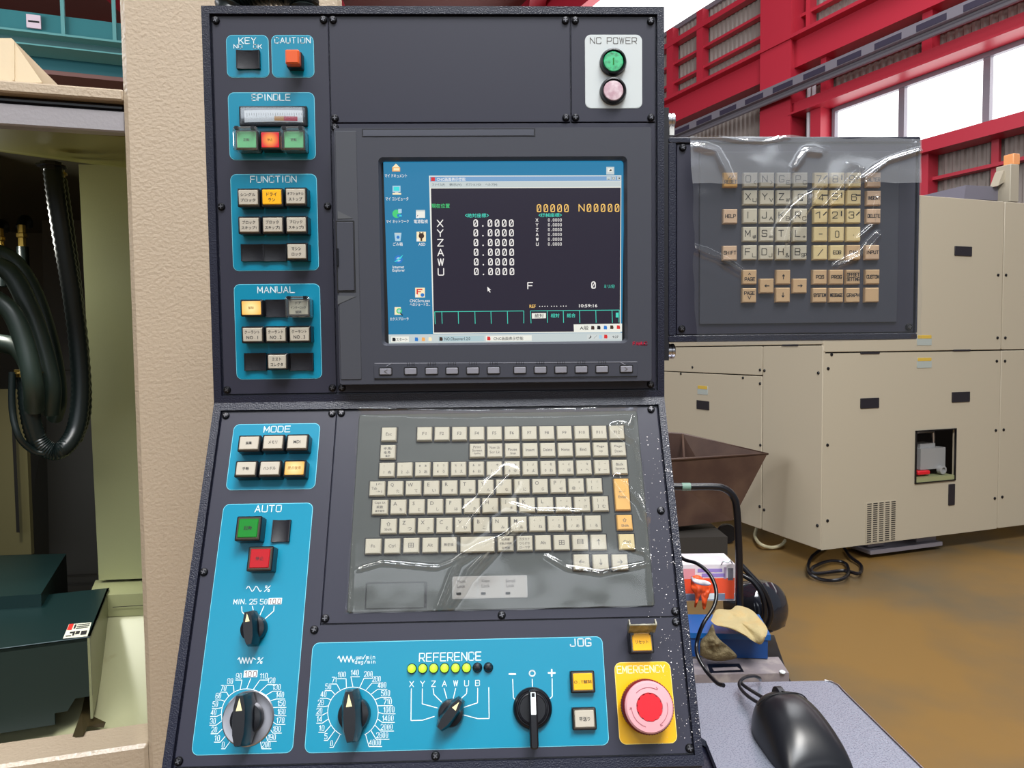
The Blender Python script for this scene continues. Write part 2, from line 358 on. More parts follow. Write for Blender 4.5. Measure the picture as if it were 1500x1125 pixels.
LP['jog'] = label_plate(LO, [(457.5, 941), (884, 932.5), (890.5, 1091), (446.5, 1104)], lab='wide teal label plate headed REFERENCE and JOG')
LP['emergency'] = label_plate(LO, [(900, 970), (981.5, 969), (992.3, 1088.5), (907, 1091)], m_yelp, .005, mat('pale yellow edge', (250, 220, 120), 0.4), 'yellow label plate headed EMERGENCY')
def write(fr, parent, items, m=m_white, h=.0005, name='lettering'):
    """items: (text, cx px, cy px, height px, width px, kind, lw px)"""
    mb = MB(); x0, y0 = items[0][1], items[0][2]; ou, ov = fr.uv(x0, y0, h)
    for it in items:
        t, x, y, H, Wd = it[:5]; kind = it[5] if len(it) > 5 else 's'; lw = (it[6] if len(it) > 6 else 1.4) * .85
        k = fr.k(x, y, h); u, v = fr.uv(x, y, h); u -= ou; v -= ov
        if kind == 's': stroke(mb, t, u, v, H * k, Wd * k if Wd else None, lw * k)
        elif kind == 'l': stroke(mb, t, u, v, H * k, Wd * k if Wd else None, lw * k, al='l')
        elif kind == 'f': font(mb, t, u, v, H * k if H else None, Wd * k if Wd else None, bold=it[6] if len(it) > 6 else 0.012)
    return link(name, mb.mesh(name, m, False), parent, fr.M(ou, ov, h))
def lines(fr, parent, polys, lw=1.4, m=m_white, h=.0005, name='dial_lines'):
    lw *= .9
    mb = MB(); ou, ov = fr.uv(*polys[0][0], h); k = fr.k(*polys[0][0], h)
    for p in polys:
        q = [fr.uv(x, y, h) for x, y in p]; poly(mb, [(a - ou, b - ov) for a, b in q], lw * k)
    return link(name, mb.mesh(name, m, False), parent, fr.M(ou, ov, h))
write(UP, LP['key'], [('KEY', 362.3, 59.5, 8.5, 25), ('NO', 348.5, 68, 5.5, 12, 's', 1.1), ('OK', 377.3, 68, 5.5, 12, 's', 1.1)])
write(UP, LP['caution'], [('CAUTION', 428.5, 59, 8, 52, 's', 1.2)])
write(UP, LP['spindle'], [('SPINDLE', 397, 142.5, 9, 56)])
write(UP, LP['function'], [('FUNCTION', 400.5, 262.5, 9, 67)])
write(UP, LP['manual'], [('MANUAL', 404.5, 424.3, 9, 54)])
write(UP, LP['nc'], [('NC POWER', 898.5, 59.5, 8.5, 68, 's', 1.1)], m_inkg)
write(LO, LP['mode'], [('MODE', 406, 628.6, 9, 38)])
write(LO, LP['auto'], [('AUTO', 393, 745, 9.5, 38)])
write(LO, LP['jog'], [('REFERENCE', 659.5, 962, 11, 90, 's', 1.6)])
write(LO, LP['jog'], [('JOG', 850.5, 941, 10, 30, 's', 1.8)])
write(LO, LP['emergency'], [('EMERGENCY', 939, 980.3, 9.5, 70, 's', 1.5)], mat('cream print', (250, 236, 190), 0.5))
# ---- push buttons
BM = {}
def box_me(key, w, h, z0, z1, r, ch, m, seg=3):
    k = (key, round(w, 4), round(h, 4), z1, z0)
    if k not in BM: BM[k] = MB().rr(0, 0, w, h, r, z0, z1, ch, seg).mesh(key, m)
    return BM[k]
def button(fr, x, y, w, h, cap, text, H=.012, ink=m_ink, label=None, fs=None, bev=2.6, guard=None):
    """x,y px centre of the cap front"""
    k = fr.k(x, y, H); u, v = fr.uv(x, y, H)
    o = link('push_button', box_me('button_body', w * k, h * k, 0, H - .0012, .001, .0006, m_black), console, fr.M(u, v), label)
    cw, chh = (w - 2 * bev) * k, (h - 2 * bev) * k
    link('button_bezel', box_me('button_bezel', (w - 2.6) * k, (h - 2.6) * k, H - .003, H - .0006, .0008, .0008, m_bzl), o, fr.M(u, v))
    link('button_cap', box_me('button_cap' + cap.name, cw, chh, H - .004, H, .0007, .0005, cap), o, fr.M(u, v))
    if text:
        mb = MB(); L = text.split('\n'); n_ = len(L)
        for i, t in enumerate(L):
            sz, tw = fs[i] if fs else (5.2, min(w - 9, 5.6 * len(t)))
            yy = ((n_ - 1) / 2 - i) * 8 * k if n_ < 3 else (1 - i) * 6.6 * k
            font(mb, t, 0, yy, sz * k, tw * k, bold=.012)
        link('lettering', mb.mesh('lettering', ink, False), o, fr.M(u, v, H + .0001))
    if guard: guard(fr, o, u, v, k, H, w, h)
    return o
m_bzl = mat('smoky clear bezel', (70, 64, 56), 0.15, 0.0, spec=0.8)
def guard_closed(fr, o, u, v, k, H, w, h):
    mb = MB(); W2, H2 = (w + 3) * k, (h + 4) * k; mb.rr(0, 0, W2, H2, .001, H - .006, H + .0035, .0012, 3)
    link('clear_guard', mb.mesh('clear_guard', m_guard), o, fr.M(u, v, 0))
    mb = MB().box(-.4 * W2, H2 * .40, H, -.26 * W2, H2 * .54, H + .004).box(.26 * W2, H2 * .40, H, .4 * W2, H2 * .54, H + .004).tube([(-.45 * W2, H2 * .5, H + .002), (.45 * W2, H2 * .5, H + .002)], .0007, 8)
    link('guard_hinge', mb.mesh('guard_hinge', m_black), o, fr.M(u, v, 0))
def guard_open(fr, o, u, v, k, H, w, h):
    W2 = (w + 5) * k
    mb = MB(); mb.rr(0, .004, W2, .011, .001, 0, .0012, .0003, 3); mb.box(-W2 / 2, -.0015, -.004, -W2 / 2 + .001, .009, .0006); mb.box(W2 / 2 - .001, -.0015, -.004, W2 / 2, .009, .0006)
    link('clear_guard', mb.mesh('clear_guard', m_smoke), o, fr.M(u, v + h * k * .5, H + .002) @ Matrix.Rotation(math.radians(62), 4, 'X'))
    mb = MB().box(-.42 * W2, -.003, -.005, -.3 * W2, .002, .001).box(.3 * W2, -.003, -.005, .42 * W2, .002, .001)
    link('guard_hinge', mb.mesh('guard_hinge', m_black), o, fr.M(u, v + h * k * .5, H + .001))
m_smoke = mat('dirty clear plastic', (96, 92, 74), 0.3, spec=0.6, mott=(180, (150, 146, 120), .4, .7))
def blank(fr, x, y, w, h, H=.003):
    k = fr.k(x, y, H); u, v = fr.uv(x, y, H); w *= k; h *= k
    if ('bl', round(w, 4), round(h, 4)) not in BM:
        N = 10; vs = []; fs = []
        for j in range(N + 1):
            for i in range(N + 1):
                a, b = i / N * 2 - 1, j / N * 2 - 1; vs.append((a * w / 2, b * h / 2, .0035 - .0016 * (1 - a * a) - .0006 * (1 - b * b)))
        for j in range(N):
            for i in range(N): fs.append((j * (N + 1) + i, j * (N + 1) + i + 1, (j + 1) * (N + 1) + i + 1, (j + 1) * (N + 1) + i))
        mb = MB().add(vs, fs); e = [(-w / 2, -h / 2), (w / 2, -h / 2), (w / 2, h / 2), (-w / 2, h / 2)]
        mb.prism(e, 0, .0012)
        for i in range(4):
            pass
        mb.box(-w / 2, -h / 2, 0, -w / 2 + .0006, h / 2, .0034).box(w / 2 - .0006, -h / 2, 0, w / 2, h / 2, .0034)
        mb.box(-w / 2, -h / 2, 0, w / 2, -h / 2 + .0004, .0022).box(-w / 2, h / 2 - .0004, 0, w / 2, h / 2, .0022)
        BM[('bl', round(w, 4), round(h, 4))] = mb.mesh('blank_cap', m_blackm, ang=40)
    return link('blank_cap', BM[('bl', round(w, 4), round(h, 4))], console, fr.M(u, v))
F2 = [(5, 22), (5, 22)]
button(UP, 363.3, 289, 33, 27, m_cap, 'シングル\nブロック', fs=F2); button(UP, 397.9, 288.5, 33, 27, m_yel, 'ドライ\nラン', fs=[(5, 15), (5, 10)], label='yellow capped push button')
button(UP, 432.7, 287.5, 33, 27, m_cap, 'オプショナル\nストップ', fs=[(4.6, 24), (5, 20)])
for i, n_ in enumerate('123'): button(UP, 364.5 + 34.6 * i, 329.5 - .3 * i, 33, 26, m_cap, 'ブロック\nスキップ' + n_, fs=[(5, 19), (5, 22)])
blank(UP, 369.5, 370, 33, 25); blank(UP, 402.5, 370, 33, 25); button(UP, 434.3, 368.3, 32, 26, m_cap, 'マシン\nロック', fs=[(5, 14), (5, 14)])
button(UP, 367.8, 451, 33, 25, m_litw, '解除', ink=m_gold, fs=[(4.5, 8)], label='lit amber push button'); blank(UP, 404.6, 451.5, 31, 26)
button(UP, 437, 450.5, 33, 26, m_cap, 'ドア\nインターロック\n解除', H=.013, fs=[(4.6, 8), (4.2, 22), (4.6, 9)], guard=guard_closed, label='push button under a clear flip guard')
for i, n_ in enumerate('123'): button(UP, 369.4 + 34.5 * i, 490.4 - .4 * i, 33, 25, m_cap, 'クーラント\nNO . ' + n_, fs=[(4.8, 22), (5, 17)])
blank(UP, 373.8, 530, 32, 26); button(UP, 405.5, 530, 31, 25, m_cap, 'ミスト\nコレクタ', fs=[(5, 13), (5, 18)]); blank(UP, 441, 530, 35, 26)
blank(UP, 363, 86.5, 34, 27)
button(UP, 360.8, 204.5, 33, 29, m_lgrn, '正転', ink=m_inkg, fs=[(4.5, 9)], guard=guard_closed, label='pale green push button under clear guard')
button(UP, 395.5, 204.5, 31, 27, m_litr, '停止', ink=m_drk, fs=[(4.5, 8)], label='lit red push button')
button(UP, 430, 204.5, 33, 29, m_lgrn, '逆転', ink=m_inkg, fs=[(4.5, 9)], guard=guard_closed, label='pale green push button under clear guard')
mb = MB()
u, v = UP.uv(427.5, 82.5, .014); mb.rr(0, 0, .0125, .0125, .001, 0, .008, .0005); o = link('push_button', mb.mesh('button_body', m_blackm), console, UP.M(u, v), 'small square orange push button')
link('button_cap', MB().rr(0, 0, .0112, .0115, .0012, .004, .014, .0012).mesh('button_cap', m_org), o, UP.M(u, v))
R6 = [(648.8, 364.4, '編集', 9), (647.7, 399.7, 'メモリ', 13), (647.2, 435, 'MDI', 10), (686.3, 359.8, '手動', 10), (685.8, 394.8, 'ハンドル', 18), (685.4, 431, '原点復帰', 19)]
for yy, xx, t, tw in R6:
    lit = t == '原点復帰'; button(LO, xx, yy, 33, 25, m_litw if lit else m_cap, t, ink=m_gold if lit else m_ink, fs=[(4.8, tw)], label='lit amber push button' if lit else None)
button(LO, 363, 773.5, 37, 36, m_grn, '起動', H=.013, fs=[(6, 12)], bev=4.2, label='square green push button')
button(LO, 380.3, 818, 37, 36, m_red, '停止', H=.013, fs=[(6, 12)], bev=4.2, label='square red push button')
blank(LO, 411.3, 777.5, 26, 32)
button(LO, 854, 998.8, 35.5, 30, m_yel, 'O . T解除', H=.007, fs=[(5.4, 26)], bev=3.6, label='yellow capped push button')
button(LO, 856.3, 1053, 35.5, 30, m_cap, '早送り', H=.007, fs=[(6, 16)], bev=3.6)
button(LO, 940.4, 940.5, 35, 31, m_yel, 'リセット', H=.01, fs=[(4.6, 19)], bev=3.6, guard=guard_open, label='yellow capped push button under a raised clear guard')
# ---- round NC power buttons
for yy, m_, lab in ((90, mat('green lens', (40, 186, 120), 0.15, coat=.5, mott=(260, (10, 90, 50), .45, .75)), 'round green power button'), (132.6, mat('pink lens', (192, 156, 168), 0.2, coat=.5, mott=(160, (224, 205, 212), .4, .7)), 'round pinkish power button')):
    u, v = UP.uv(898.6, yy, .003)
    o = link('power_button', MB().lathe([(.0113, 0), (.0113, .002), (.0104, .0045), (.0092, .0048), (.0086, .002)], 40, cap=False).mesh('ring', m_black), console, UP.M(u, v), lab)
    u, v = UP.uv(898.6, yy, .004)
    link('button_lens', MB().lathe([(.0088, .001), (.0086, .003), (.0083, .004), (.0078, .0044), (.0001, .0046)], 40).mesh('button_lens', m_), o, UP.M(u, v))
    if yy < 100: link('lettering', font(MB(), 'I', 0, 0, .0055, .0011).mesh('lettering', m_grn, False), o, UP.M(u, v, .0048))
# ---- spindle load meter
u0, v0, u1, v1 = UP.rect(348.5, 153.5, 448.5, 183, .006); cu, cv, w, h = (u0 + u1) / 2, (v0 + v1) / 2, u1 - u0, v1 - v0
mt = link('load_meter', MB().rr(0, 0, w, h, .001, 0, .0035, .0005).mesh('load_meter', m_black), console, UP.M(cu, cv))
m_dial = mat('meter dial white', (225, 225, 225), 0.5)
N = 16
def arcstrip(x0, x1, ya, yb, z):
    mb = MB()
    for i in range(N):
        a = x0 + (x1 - x0) * i / N; b = x0 + (x1 - x0) * (i + 1) / N; f = lambda x: -.0013 * (x / .5) ** 2 * .5
        mb.add([(a * w, ya * h + f(a), z), (b * w, ya * h + f(b), z), (b * w, yb * h + f(b), z), (a * w, yb * h + f(a), z)], [(0, 1, 2, 3)])
    return mb
link('meter_dial', arcstrip(-.42, .44, -.30, .30, .0037).mesh('meter_dial', m_dial), mt, UP.M(cu, cv))
link('scale_band', arcstrip(.02, .16, -.24, -.02, .0039).mesh('scale_band', mat('ochre band', (200, 140, 60))), mt, UP.M(cu, cv), 'ochre scale band')
link('scale_band', arcstrip(.16, .36, -.24, -.02, .0039).mesh('scale_band', mat('crimson band', (190, 20, 60))), mt, UP.M(cu, cv), 'crimson scale band')
mb = MB()
for i in range(24):
    x = (-.38 + .8 * i / 23) * w; _seg(mb, (x, (.02 if i % 4 else -.04) * h), (x, .14 * h), .0003)
link('scale_ticks', mb.xf(Matrix.Translation((0, 0, .004))).mesh('scale_ticks', m_ink, False), mt, UP.M(cu, cv))
mb = MB().rr(0, 0, w * .95, h * .84, .001, .0036, .0075, .0014)
link('meter_window', mb.mesh('meter_window', m_glass), mt, UP.M(cu, cv))
# ---- rotary knobs
def knob(fr, x, y, R, ang, GL, GW, H, plate=None, lab=None):
    """x,y px of the knob's foot; ang = grip direction in degrees from up, clockwise"""
    u, v = fr.uv(x, y); M = fr.M(u, v, 0, -math.radians(ang))
    o = link('rotary_knob', MB().lathe([(R, .0005), (R, .004), (R * .97, .006), (R * .93, .0075), (R * .5, .0085), (0.0001, .0085)], 40).mesh('knob_base', m_black), console, M, lab)
    a = [(GW * .28, -GL * .5), (GW * .5, -GL * .28), (GW * .55, 0), (GW * .5, GL * .28), (GW * .3, GL * .5), (-GW * .3, GL * .5), (-GW * .5, GL * .28), (-GW * .55, 0), (-GW * .5, -GL * .28), (-GW * .28, -GL * .5)]
    b = [(p[0] * .62, p[1] * .93) for p in a]
    mb = MB().prism(a, .003, H, H * .35, b)
    link('grip', mb.mesh('grip', m_black, ang=28), o, M)
    link('pointer_mark', MB().add([(-GW * .17, GL * .18, 0), (GW * .17, GL * .18, 0), (0, GL * .42, 0)], [(0, 1, 2)]).mesh('pointer_mark', m_ptr, False), o, M @ Matrix.Translation((0, 0, H + .0001)))
    if plate: 
        link('dial_ring', MB().lathe([(plate, 0), (plate, .0009), (plate * .96, .0014), (plate * .8, .001), (R * .95, .0012)], 48, cap=False).mesh('dial_ring', m_spin), o, M)
    return o
m_spin = mat('turned aluminium ring', (180, 178, 184), 0.3, 1.0)
knob(LO, 374, 921, .0094, 350, .0245, .0098, .017, lab='small black rotary knob above the override dial')
knob(LO, 364, 1052, .0115, 356, .034, .0125, .021, plate=.0185, lab='large black rotary knob on a bright turned ring')
knob(LO, 520, 1046, .0115, 355, .034, .0125, .021, lab='black feed rate rotary knob')
knob(LO, 661, 1044, .0094, 40, .0245, .0098, .017, lab='black axis selector rotary knob')
# jog selector
u, v = LO.uv(780.5, 1038, .006); M_ = LO.M(u, v)
jk = link('rotary_knob', MB().lathe([(.0142, 0), (.0142, .003), (.0136, .0045), (.0122, .0055), (.0117, .0045), (.0112, .0045), (.0106, .006), (.0098, .0062), (.0094, .0052), (.0001, .0052)], 48).mesh('knob_base', m_black), console, M_, 'round black jog selector knob with a lever')
link('lever', MB().rr(0, -.0062, .0058, .038, .002, .004, .0165, .001).mesh('lever', m_black), jk, M_)
link('pointer_mark', MB().rr(0, .004, .0036, .0145, .0004, .016, .0169).mesh('pointer_mark', m_white), jk, M_)
link('pointer_notch', MB().rr(0, .0095, .0022, .0026, .0003, .0165, .0171).mesh('pointer_notch', m_black), jk, M_)
# ---- emergency stop
u, v = LO.uv(951.5, 1036, .022); M_ = LO.M(u, v)
R = .0178; NT = 60; pts = [((R + (.0005 if i % 2 else 0)) * math.cos(math.pi * i / NT), (R + (.0005 if i % 2 else 0)) * math.sin(math.pi * i / NT)) for i in range(2 * NT)]
es = link('emergency_stop', MB().lathe([(.0115, 0), (.0115, .009)], 32).mesh('stem', m_drk), console, M_, 'mushroom head stop button, faded pink with a red centre')
ins = [(x * .93, y * .93) for x, y in pts]
link('mushroom_skirt', MB().prism(pts, .008, .019, .001, ins).mesh('mushroom_skirt', m_drk, ang=60), es, M_)
link('mushroom_head', MB().lathe([(.0172, .0185), (.0171, .0205), (.0160, .0218), (.0095, .0224), (.0090, .0215)], 60, cap=False).mesh('mushroom_head', m_pink), es, M_)
pc = [(.0090 if i % 4 < 3 else .0084) for i in range(48)]
link('head_centre', MB().prism([(r * math.cos(2 * math.pi * i / 48), r * math.sin(2 * math.pi * i / 48)) for i, r in enumerate(pc)], .0205, .0226).mesh('head_centre', m_cred), es, M_)
mb = MB()
for a0 in (60, 180, 300):
    p = [(.0128 * math.cos(math.radians(a0 + t)), .0128 * math.sin(math.radians(a0 + t))) for t in range(0, 75, 6)]; poly(mb, p, .0004)
    e = p[0]; poly(mb, [(e[0] * 1.08, e[1] * 1.08), e, (e[0] + .0018 * math.cos(math.radians(a0 + 40)), e[1] + .0018 * math.sin(math.radians(a0 + 40)))], .0004)
link('turn_arrows', mb.mesh('turn_arrows', mat('dusky pink print', (170, 105, 115)), False), es, M_ @ Matrix.Translation((0, 0, .0224)))
# ---- reference lamps
for i in range(8):
    u, v = LO.uv(603 + i * 16.05, 979.4 - i * .25, .002); M_ = LO.M(u, v)
    o = link('indicator_lamp', MB().lathe([(.0036, 0), (.0036, .0012), (.003, .0018)], 20).mesh('lamp_collar', m_black), console, M_, 'green lit indicator lamp' if i < 6 else 'unlit black indicator lamp')
    link('lamp_lens', MB().lathe([(.0031, .001), (.003, .0028), (.0022, .0042), (.0001, .0047)], 20).mesh('lamp_lens', m_led if i < 6 else m_black), o, M_)
# ---- dial scales
def dial(fr, cx, cy, r0, marks, parent, circle=True, tick=None):
    """marks: (text, text centre px, width px, tick angle deg cw from up, underline px (x0, x1, y) , boxed)"""
    P = []
    if circle:
        P.append([(cx + r0 * math.sin(math.radians(a)), cy - r0 * math.cos(math.radians(a))) for a in range(-152, 153, 8)])
    n_ = len(marks)
    for i, (t, x, y, w_) in enumerate(marks):
        a = math.radians(-150 + 300 * i / (n_ - 1)); tx, ty = cx + r0 * math.sin(a), cy - r0 * math.cos(a); 
        if t.startswith('*'): P.append([(tx, ty), (x, y + 5.5)]); continue
        s_ = 1 if x < cx else -1; ly = y + 5.9
        P.append([(x - s_ * w_ * .55, ly), (x + s_ * w_ * .5, ly), (tx, ty)])
    lines(fr, parent, P, 1.1)
    write(fr, parent, [(t, x, y - .3, 6.9, w_ - 1, 's', .95) for t, x, y, w_ in marks if not t.startswith('*')])
ov = [('0', 327, 1091, 5), ('10', 318.5, 1081.3, 8.5), ('20', 314, 1069, 9), ('30', 312, 1056.5, 9), ('40', 313, 1043.7, 8.5), ('50', 315.5, 1031.8, 8.5), ('60', 320, 1019.5, 8.5), ('70', 327.5, 1008, 9),
      ('80', 337.3, 998, 9), ('90', 350, 990.3, 9), ('*100', 367.3, 988.5, 16), ('110', 386.7, 990.3, 12), ('120', 397.7, 997, 12), ('130', 405.5, 1006.6, 12), ('140', 410.5, 1018, 12), ('150', 412.5, 1030.3, 12), ('160', 412.5, 1042.6, 12),
      ('170', 411, 1055.3, 12), ('180', 405.7, 1068, 12), ('190', 398.5, 1080, 12), ('200', 390, 1091, 13)]
dial(LO, 361.3, 1046, 37, ov, LP['auto'])
fd = [('0', 485.7, 1089, 4.5), ('5', 477.5, 1078.7, 4.5), ('10', 471.5, 1066.8, 8.5), ('14', 468, 1053.5, 8), ('20', 468, 1041.5, 9), ('28', 470, 1029.3, 9), ('40', 474, 1017, 9), ('50', 481, 1005.7, 9), ('71', 489.5, 996, 7.5),
      ('100', 501, 988.3, 12), ('140', 520, 985.5, 12), ('200', 539.7, 987.6, 13), ('280', 551.5, 994.7, 13), ('400', 559.7, 1003.8, 13), ('500', 565, 1015.7, 13.5), ('710', 568, 1027.8, 13), ('1000', 570, 1039.7, 16.5),
      ('1400', 568.5, 1052.3, 17), ('2000', 566.5, 1065, 18), ('2800', 560, 1077, 18), ('4000', 549.5, 1087.7, 18)]
dial(LO, 517, 1043.5, 37, fd, LP['jog'])
def plaque(x, y, w_, h_, t, parent):
    k = LO.k(x, y); u, v = LO.uv(x, y); link('number_plaque', MB().rr(0, 0, w_ * k, h_ * k, .0002, .0004, .0006).mesh('number_plaque', m_white), parent, LO.M(u, v))
    write(LO, parent, [(t, x, y, h_ - 2.4, w_ - 3, 's', 1.1)], mat('maroon print', (110, 50, 50)), .0008)
plaque(367.5, 987, 20, 9.5, '100', LP['auto']); plaque(403.3, 880.7, 19.5, 9, '100', LP['auto'])
write(LO, LP['auto'], [('MIN.', 352, 881.3, 7, 19, 's', 1.1), ('25', 371, 881.3, 7, 10.5, 's', 1.1), ('50', 386.5, 881.3, 7, 10.5, 's', 1.1), ('%', 391.7, 862.3, 8, 8, 's', 1.2), ('%', 381, 967.5, 8, 8, 's', 1.2)])
sq = [(361 + 2.0 * i, 862.5 - 4 * math.sin(i * math.pi / 2.9)) for i in range(12)]
zz = [(348.5, 966)] + [(350.5 + 2.45 * i, 963.2 if i % 2 == 0 else 972) for i in range(9)] + [(374.5, 966)]
lines(LO, LP['auto'], [sq, zz, [(354, 888.5), (354.5, 896), (359, 901)], [(369.7, 888), (371, 894)], [(386.5, 888), (381, 901)], [(401.5, 888), (401, 895), (388.5, 906)]], 1.3)
zz = [(494.8, 964)] + [(496.8 + 2.9 * i, 961 if i % 2 == 0 else 970) for i in range(8)] + [(519, 966)]
lines(LO, LP['jog'], [zz], 1.3)
write(LO, LP['jog'], [('mm/min', 536, 962.3, 5.6, 28, 's', .95), ('deg/min', 535.3, 969, 5.6, 30, 's', .95)])
RX = [603, 619, 635, 651, 667.5, 683.5, 699.5]
write(LO, LP['jog'], [(c, x, 1002 - i * .25, 7.4, 6, 's', 1.15) for i, (c, x) in enumerate(zip('XYZAWUB', RX))])
lines(LO, LP['jog'], [[(602.5, 1009), (602, 1055.5), (619, 1055), (636, 1049.5)], [(618.7, 1009), (618.5, 1031), (640.5, 1037)], [(634.5, 1008.5), (635.5, 1017), (647, 1028.5)], [(650.5, 1008.5), (654.5, 1023)], [(667.5, 1008.5), (664, 1023)],
      [(684, 1008), (683.5, 1016), (675, 1023.5)], [(699.8, 1008), (699.5, 1029.5), (680, 1036)], [(716, 1007), (716.5, 1052.5), (700, 1052.7), (676, 1046.5)]], 1.3)
lines(LO, LP['jog'], [[(746, 987.4), (755, 987.4)], [(803.5, 985.7), (813, 985.7)], [(808.2, 981), (808.2, 990.6)]], 2.6)
lines(LO, LP['jog'], [[(779.6 + 4.1 * math.sin(i * math.pi / 8), 986.3 - 4.1 * math.cos(i * math.pi / 8)) for i in range(17)]], 2.3)
lines(LO, LP['jog'], [[(751, 995), (752, 1022), (757, 1027)], [(779.7, 995), (780, 1007)], [(808.8, 994), (809, 1020), (805, 1024)]], 1.4)
# ------------------------------------------------------------------ display unit
HB = .014
a0 = UP.rect(493.5, 187, 954.3, 560.5, HB); b0 = UP.rect(556.6, 229.5, 919.3, 504.6, HB)
oc = ((a0[0] + a0[2]) / 2, (a0[1] + a0[3]) / 2, a0[2] - a0[0], a0[3] - a0[1]); ic = ((b0[0] + b0[2]) / 2 - oc[0], (b0[1] + b0[3]) / 2 - oc[1], b0[2] - b0[0], b0[3] - b0[1])
mb = MB(); L_ = [(rrect(0, 0, oc[2] + .004, oc[3] + .003, .002, 6), 0), (rrect(0, 0, oc[2] + .0008, oc[3] + .0008, .002, 6), HB - .0012), (rrect(0, 0, oc[2], oc[3], .002, 6), HB), (rrect(ic[0], ic[1], ic[2], ic[3], .004, 6), HB), (rrect(ic[0], ic[1], ic[2] - .0035, ic[3] - .0035, .003, 6), HB - .0035), (rrect(ic[0], ic[1], ic[2] - .0045, ic[3] - .0045, .0025, 6), .004)]
n = len(L_[0][0]); vs = [(x, y, z) for p, z in L_ for x, y in p]
mb.add(vs, [(l * n + i, l * n + (i + 1) % n, (l + 1) * n + (i + 1) % n, (l + 1) * n + i) for l in range(5) for i in range(n)])
bezel = part('display_bezel', mb, m_bez, UP.M(oc[0], oc[1]), ang=20)
def on(fr, name, px, z0, z1, h, m, parent, r=.0005, ch=0, label=None):
    r_ = fr.rect(*px, h); mb = MB().rr(0, 0, r_[2] - r_[0], r_[3] - r_[1], r, z0, z1, ch, 3)
    return link(name, mb.mesh(name, m), parent, fr.M((r_[0] + r_[2]) / 2, (r_[1] + r_[3]) / 2), label)
m_wedge = mat('light wedge', (84, 86, 90), .4)
# card slot door side; chamfer shade put into a flat grey strip
on(UP, 'side_strip', (495, 192, 526, 556), HB - .001, HB + .0006, HB, mat('side strip grey', (68, 70, 78), .45), bezel, .001, .0004)
on(UP, 'card_door_gap', (492.8, 323.5, 520.5, 428.5), HB, HB + .0008, HB, m_gap, bezel, .0006)
dr = on(UP, 'card_door', (494.5, 325.5, 518.5, 426), HB + .0005, HB + .0014, HB, m_bez, bezel, .0006, .0004)
on(UP, 'door_pull', (493.6, 364, 496.8, 390), HB + .0014, HB + .003, HB, m_black, dr, .0004, .0003)
for (q) in ([(495, 309), (517, 320), (495, 321)], [(495, 433), (522, 434), (495, 446)]):
    link('finger_wedge', MB().prism([UP.uv(x, y, HB) for x, y in reversed(q)], HB - .0002, HB + .0009).mesh('finger_wedge', m_wedge), bezel, UP.M())  # wedge shadows of the door recesses, put in as flat grey prisms
sl = on(UP, 'name_slot', (530.4, 188.6, 784, 199.8), HB, HB + .0003, HB, m_blackm, bezel, .0002)
on(UP, 'name_strip', (532, 190, 782, 199), HB + .0003, HB + .0005, HB, mat('glossy name strip', (96, 98, 108), .12, .4), bezel, .0002)
write(UP, bezel, [('FANUC', 937.5, 503.2, 4.6, 20.5, 's', 1.2)], mat('logo red', (190, 20, 60), .4), HB + .0002)
fs_ = on(UP, 'soft_key_strip', (547.6, 532, 933.8, 553.5), HB - .0002, HB + .0005, HB, m_bez, bezel, .0006, .0003)
lines(UP, bezel, [[(549, 532.3), (933, 530)]], 1.3, mat('strip highlight edge', (128, 130, 140), .4), HB + .0008, 'strip_edge')
lines(UP, bezel, [[(549, 554.5), (933, 551.5)]], 1.6, m_gap, HB + .0008, 'strip_edge')
lines(UP, bezel, [[(566, 536.5), (574, 531.5)], [(908, 530), (916, 534.5)]], 1.2, mat('strip mark', (128, 130, 140), .4), HB + .0009, 'strip_mark')
for i, x in enumerate([565, 601.6, 632.3, 662.3, 692.6, 723, 761.5, 791.5, 821.5, 851.4, 881.6, 917.2]):
    y = 544.2 - i * .33; k = UP.k(x, y, HB); u, v = UP.uv(x, y, HB)
    o = link('soft_key', box_me('soft_key', 17 * k, 9 * k, HB + .0005, HB + .0016, .0006, .0004, m_skey), console, UP.M(u, v))
    link('soft_key_well', box_me('soft_key_well', 20 * k, 12 * k, HB, HB + .0007, .001, 0, m_gap), o, UP.M(u, v))
    if 0 < i < 11:
        link('tick_marks', MB().box(-5 * k, 8 * k, HB + .0005, -4.4 * k, 13 * k, HB + .0009).box(-1.6 * k, 8 * k, HB + .0005, -1 * k, 13 * k, HB + .0009).box(2 * k, 8 * k, HB + .0005, 2.6 * k, 13 * k, HB + .0009).box(5 * k, 8 * k, HB + .0005, 5.6 * k, 13 * k, HB + .0009).mesh('tick_marks', m_gap), o, UP.M(u, v))
    else:
        write(UP, o, [('<' if i == 0 else '>', x, y, 5, 8, 's', .9)], m_inkg, HB + .0018)
# ---- the screen
HS = .0075
m_wall = bpy.data.materials.new('desktop blue'); m_wall.use_nodes = True
nt = m_wall.node_tree; b = nt.nodes['Principled BSDF']; b.inputs['Base Color'].default_value = (.01, .01, .015, 1); b.inputs['Roughness'].default_value = .22
b.inputs['Emission Color'].default_value = lin((36, 128, 172)) + (1,); b.inputs['Emission Strength'].default_value = .9
def scr_m(n_, c, s=1.0, r=.22): 
    m = emit(n_, c, s); m.node_tree.nodes['Principled BSDF'].inputs['Roughness'].default_value = r; m.node_tree.nodes['Principled BSDF'].inputs['Base Color'].default_value = (.01, .01, .012, 1); return m
s_dark = scr_m('screen near black', (38, 30, 50), .75); s_white = scr_m('screen white', (244, 240, 236)); s_grey = scr_m('screen grey', (196, 206, 206)); s_teal = scr_m('screen teal', (70, 214, 190)); s_green = scr_m('screen green', (70, 205, 120))
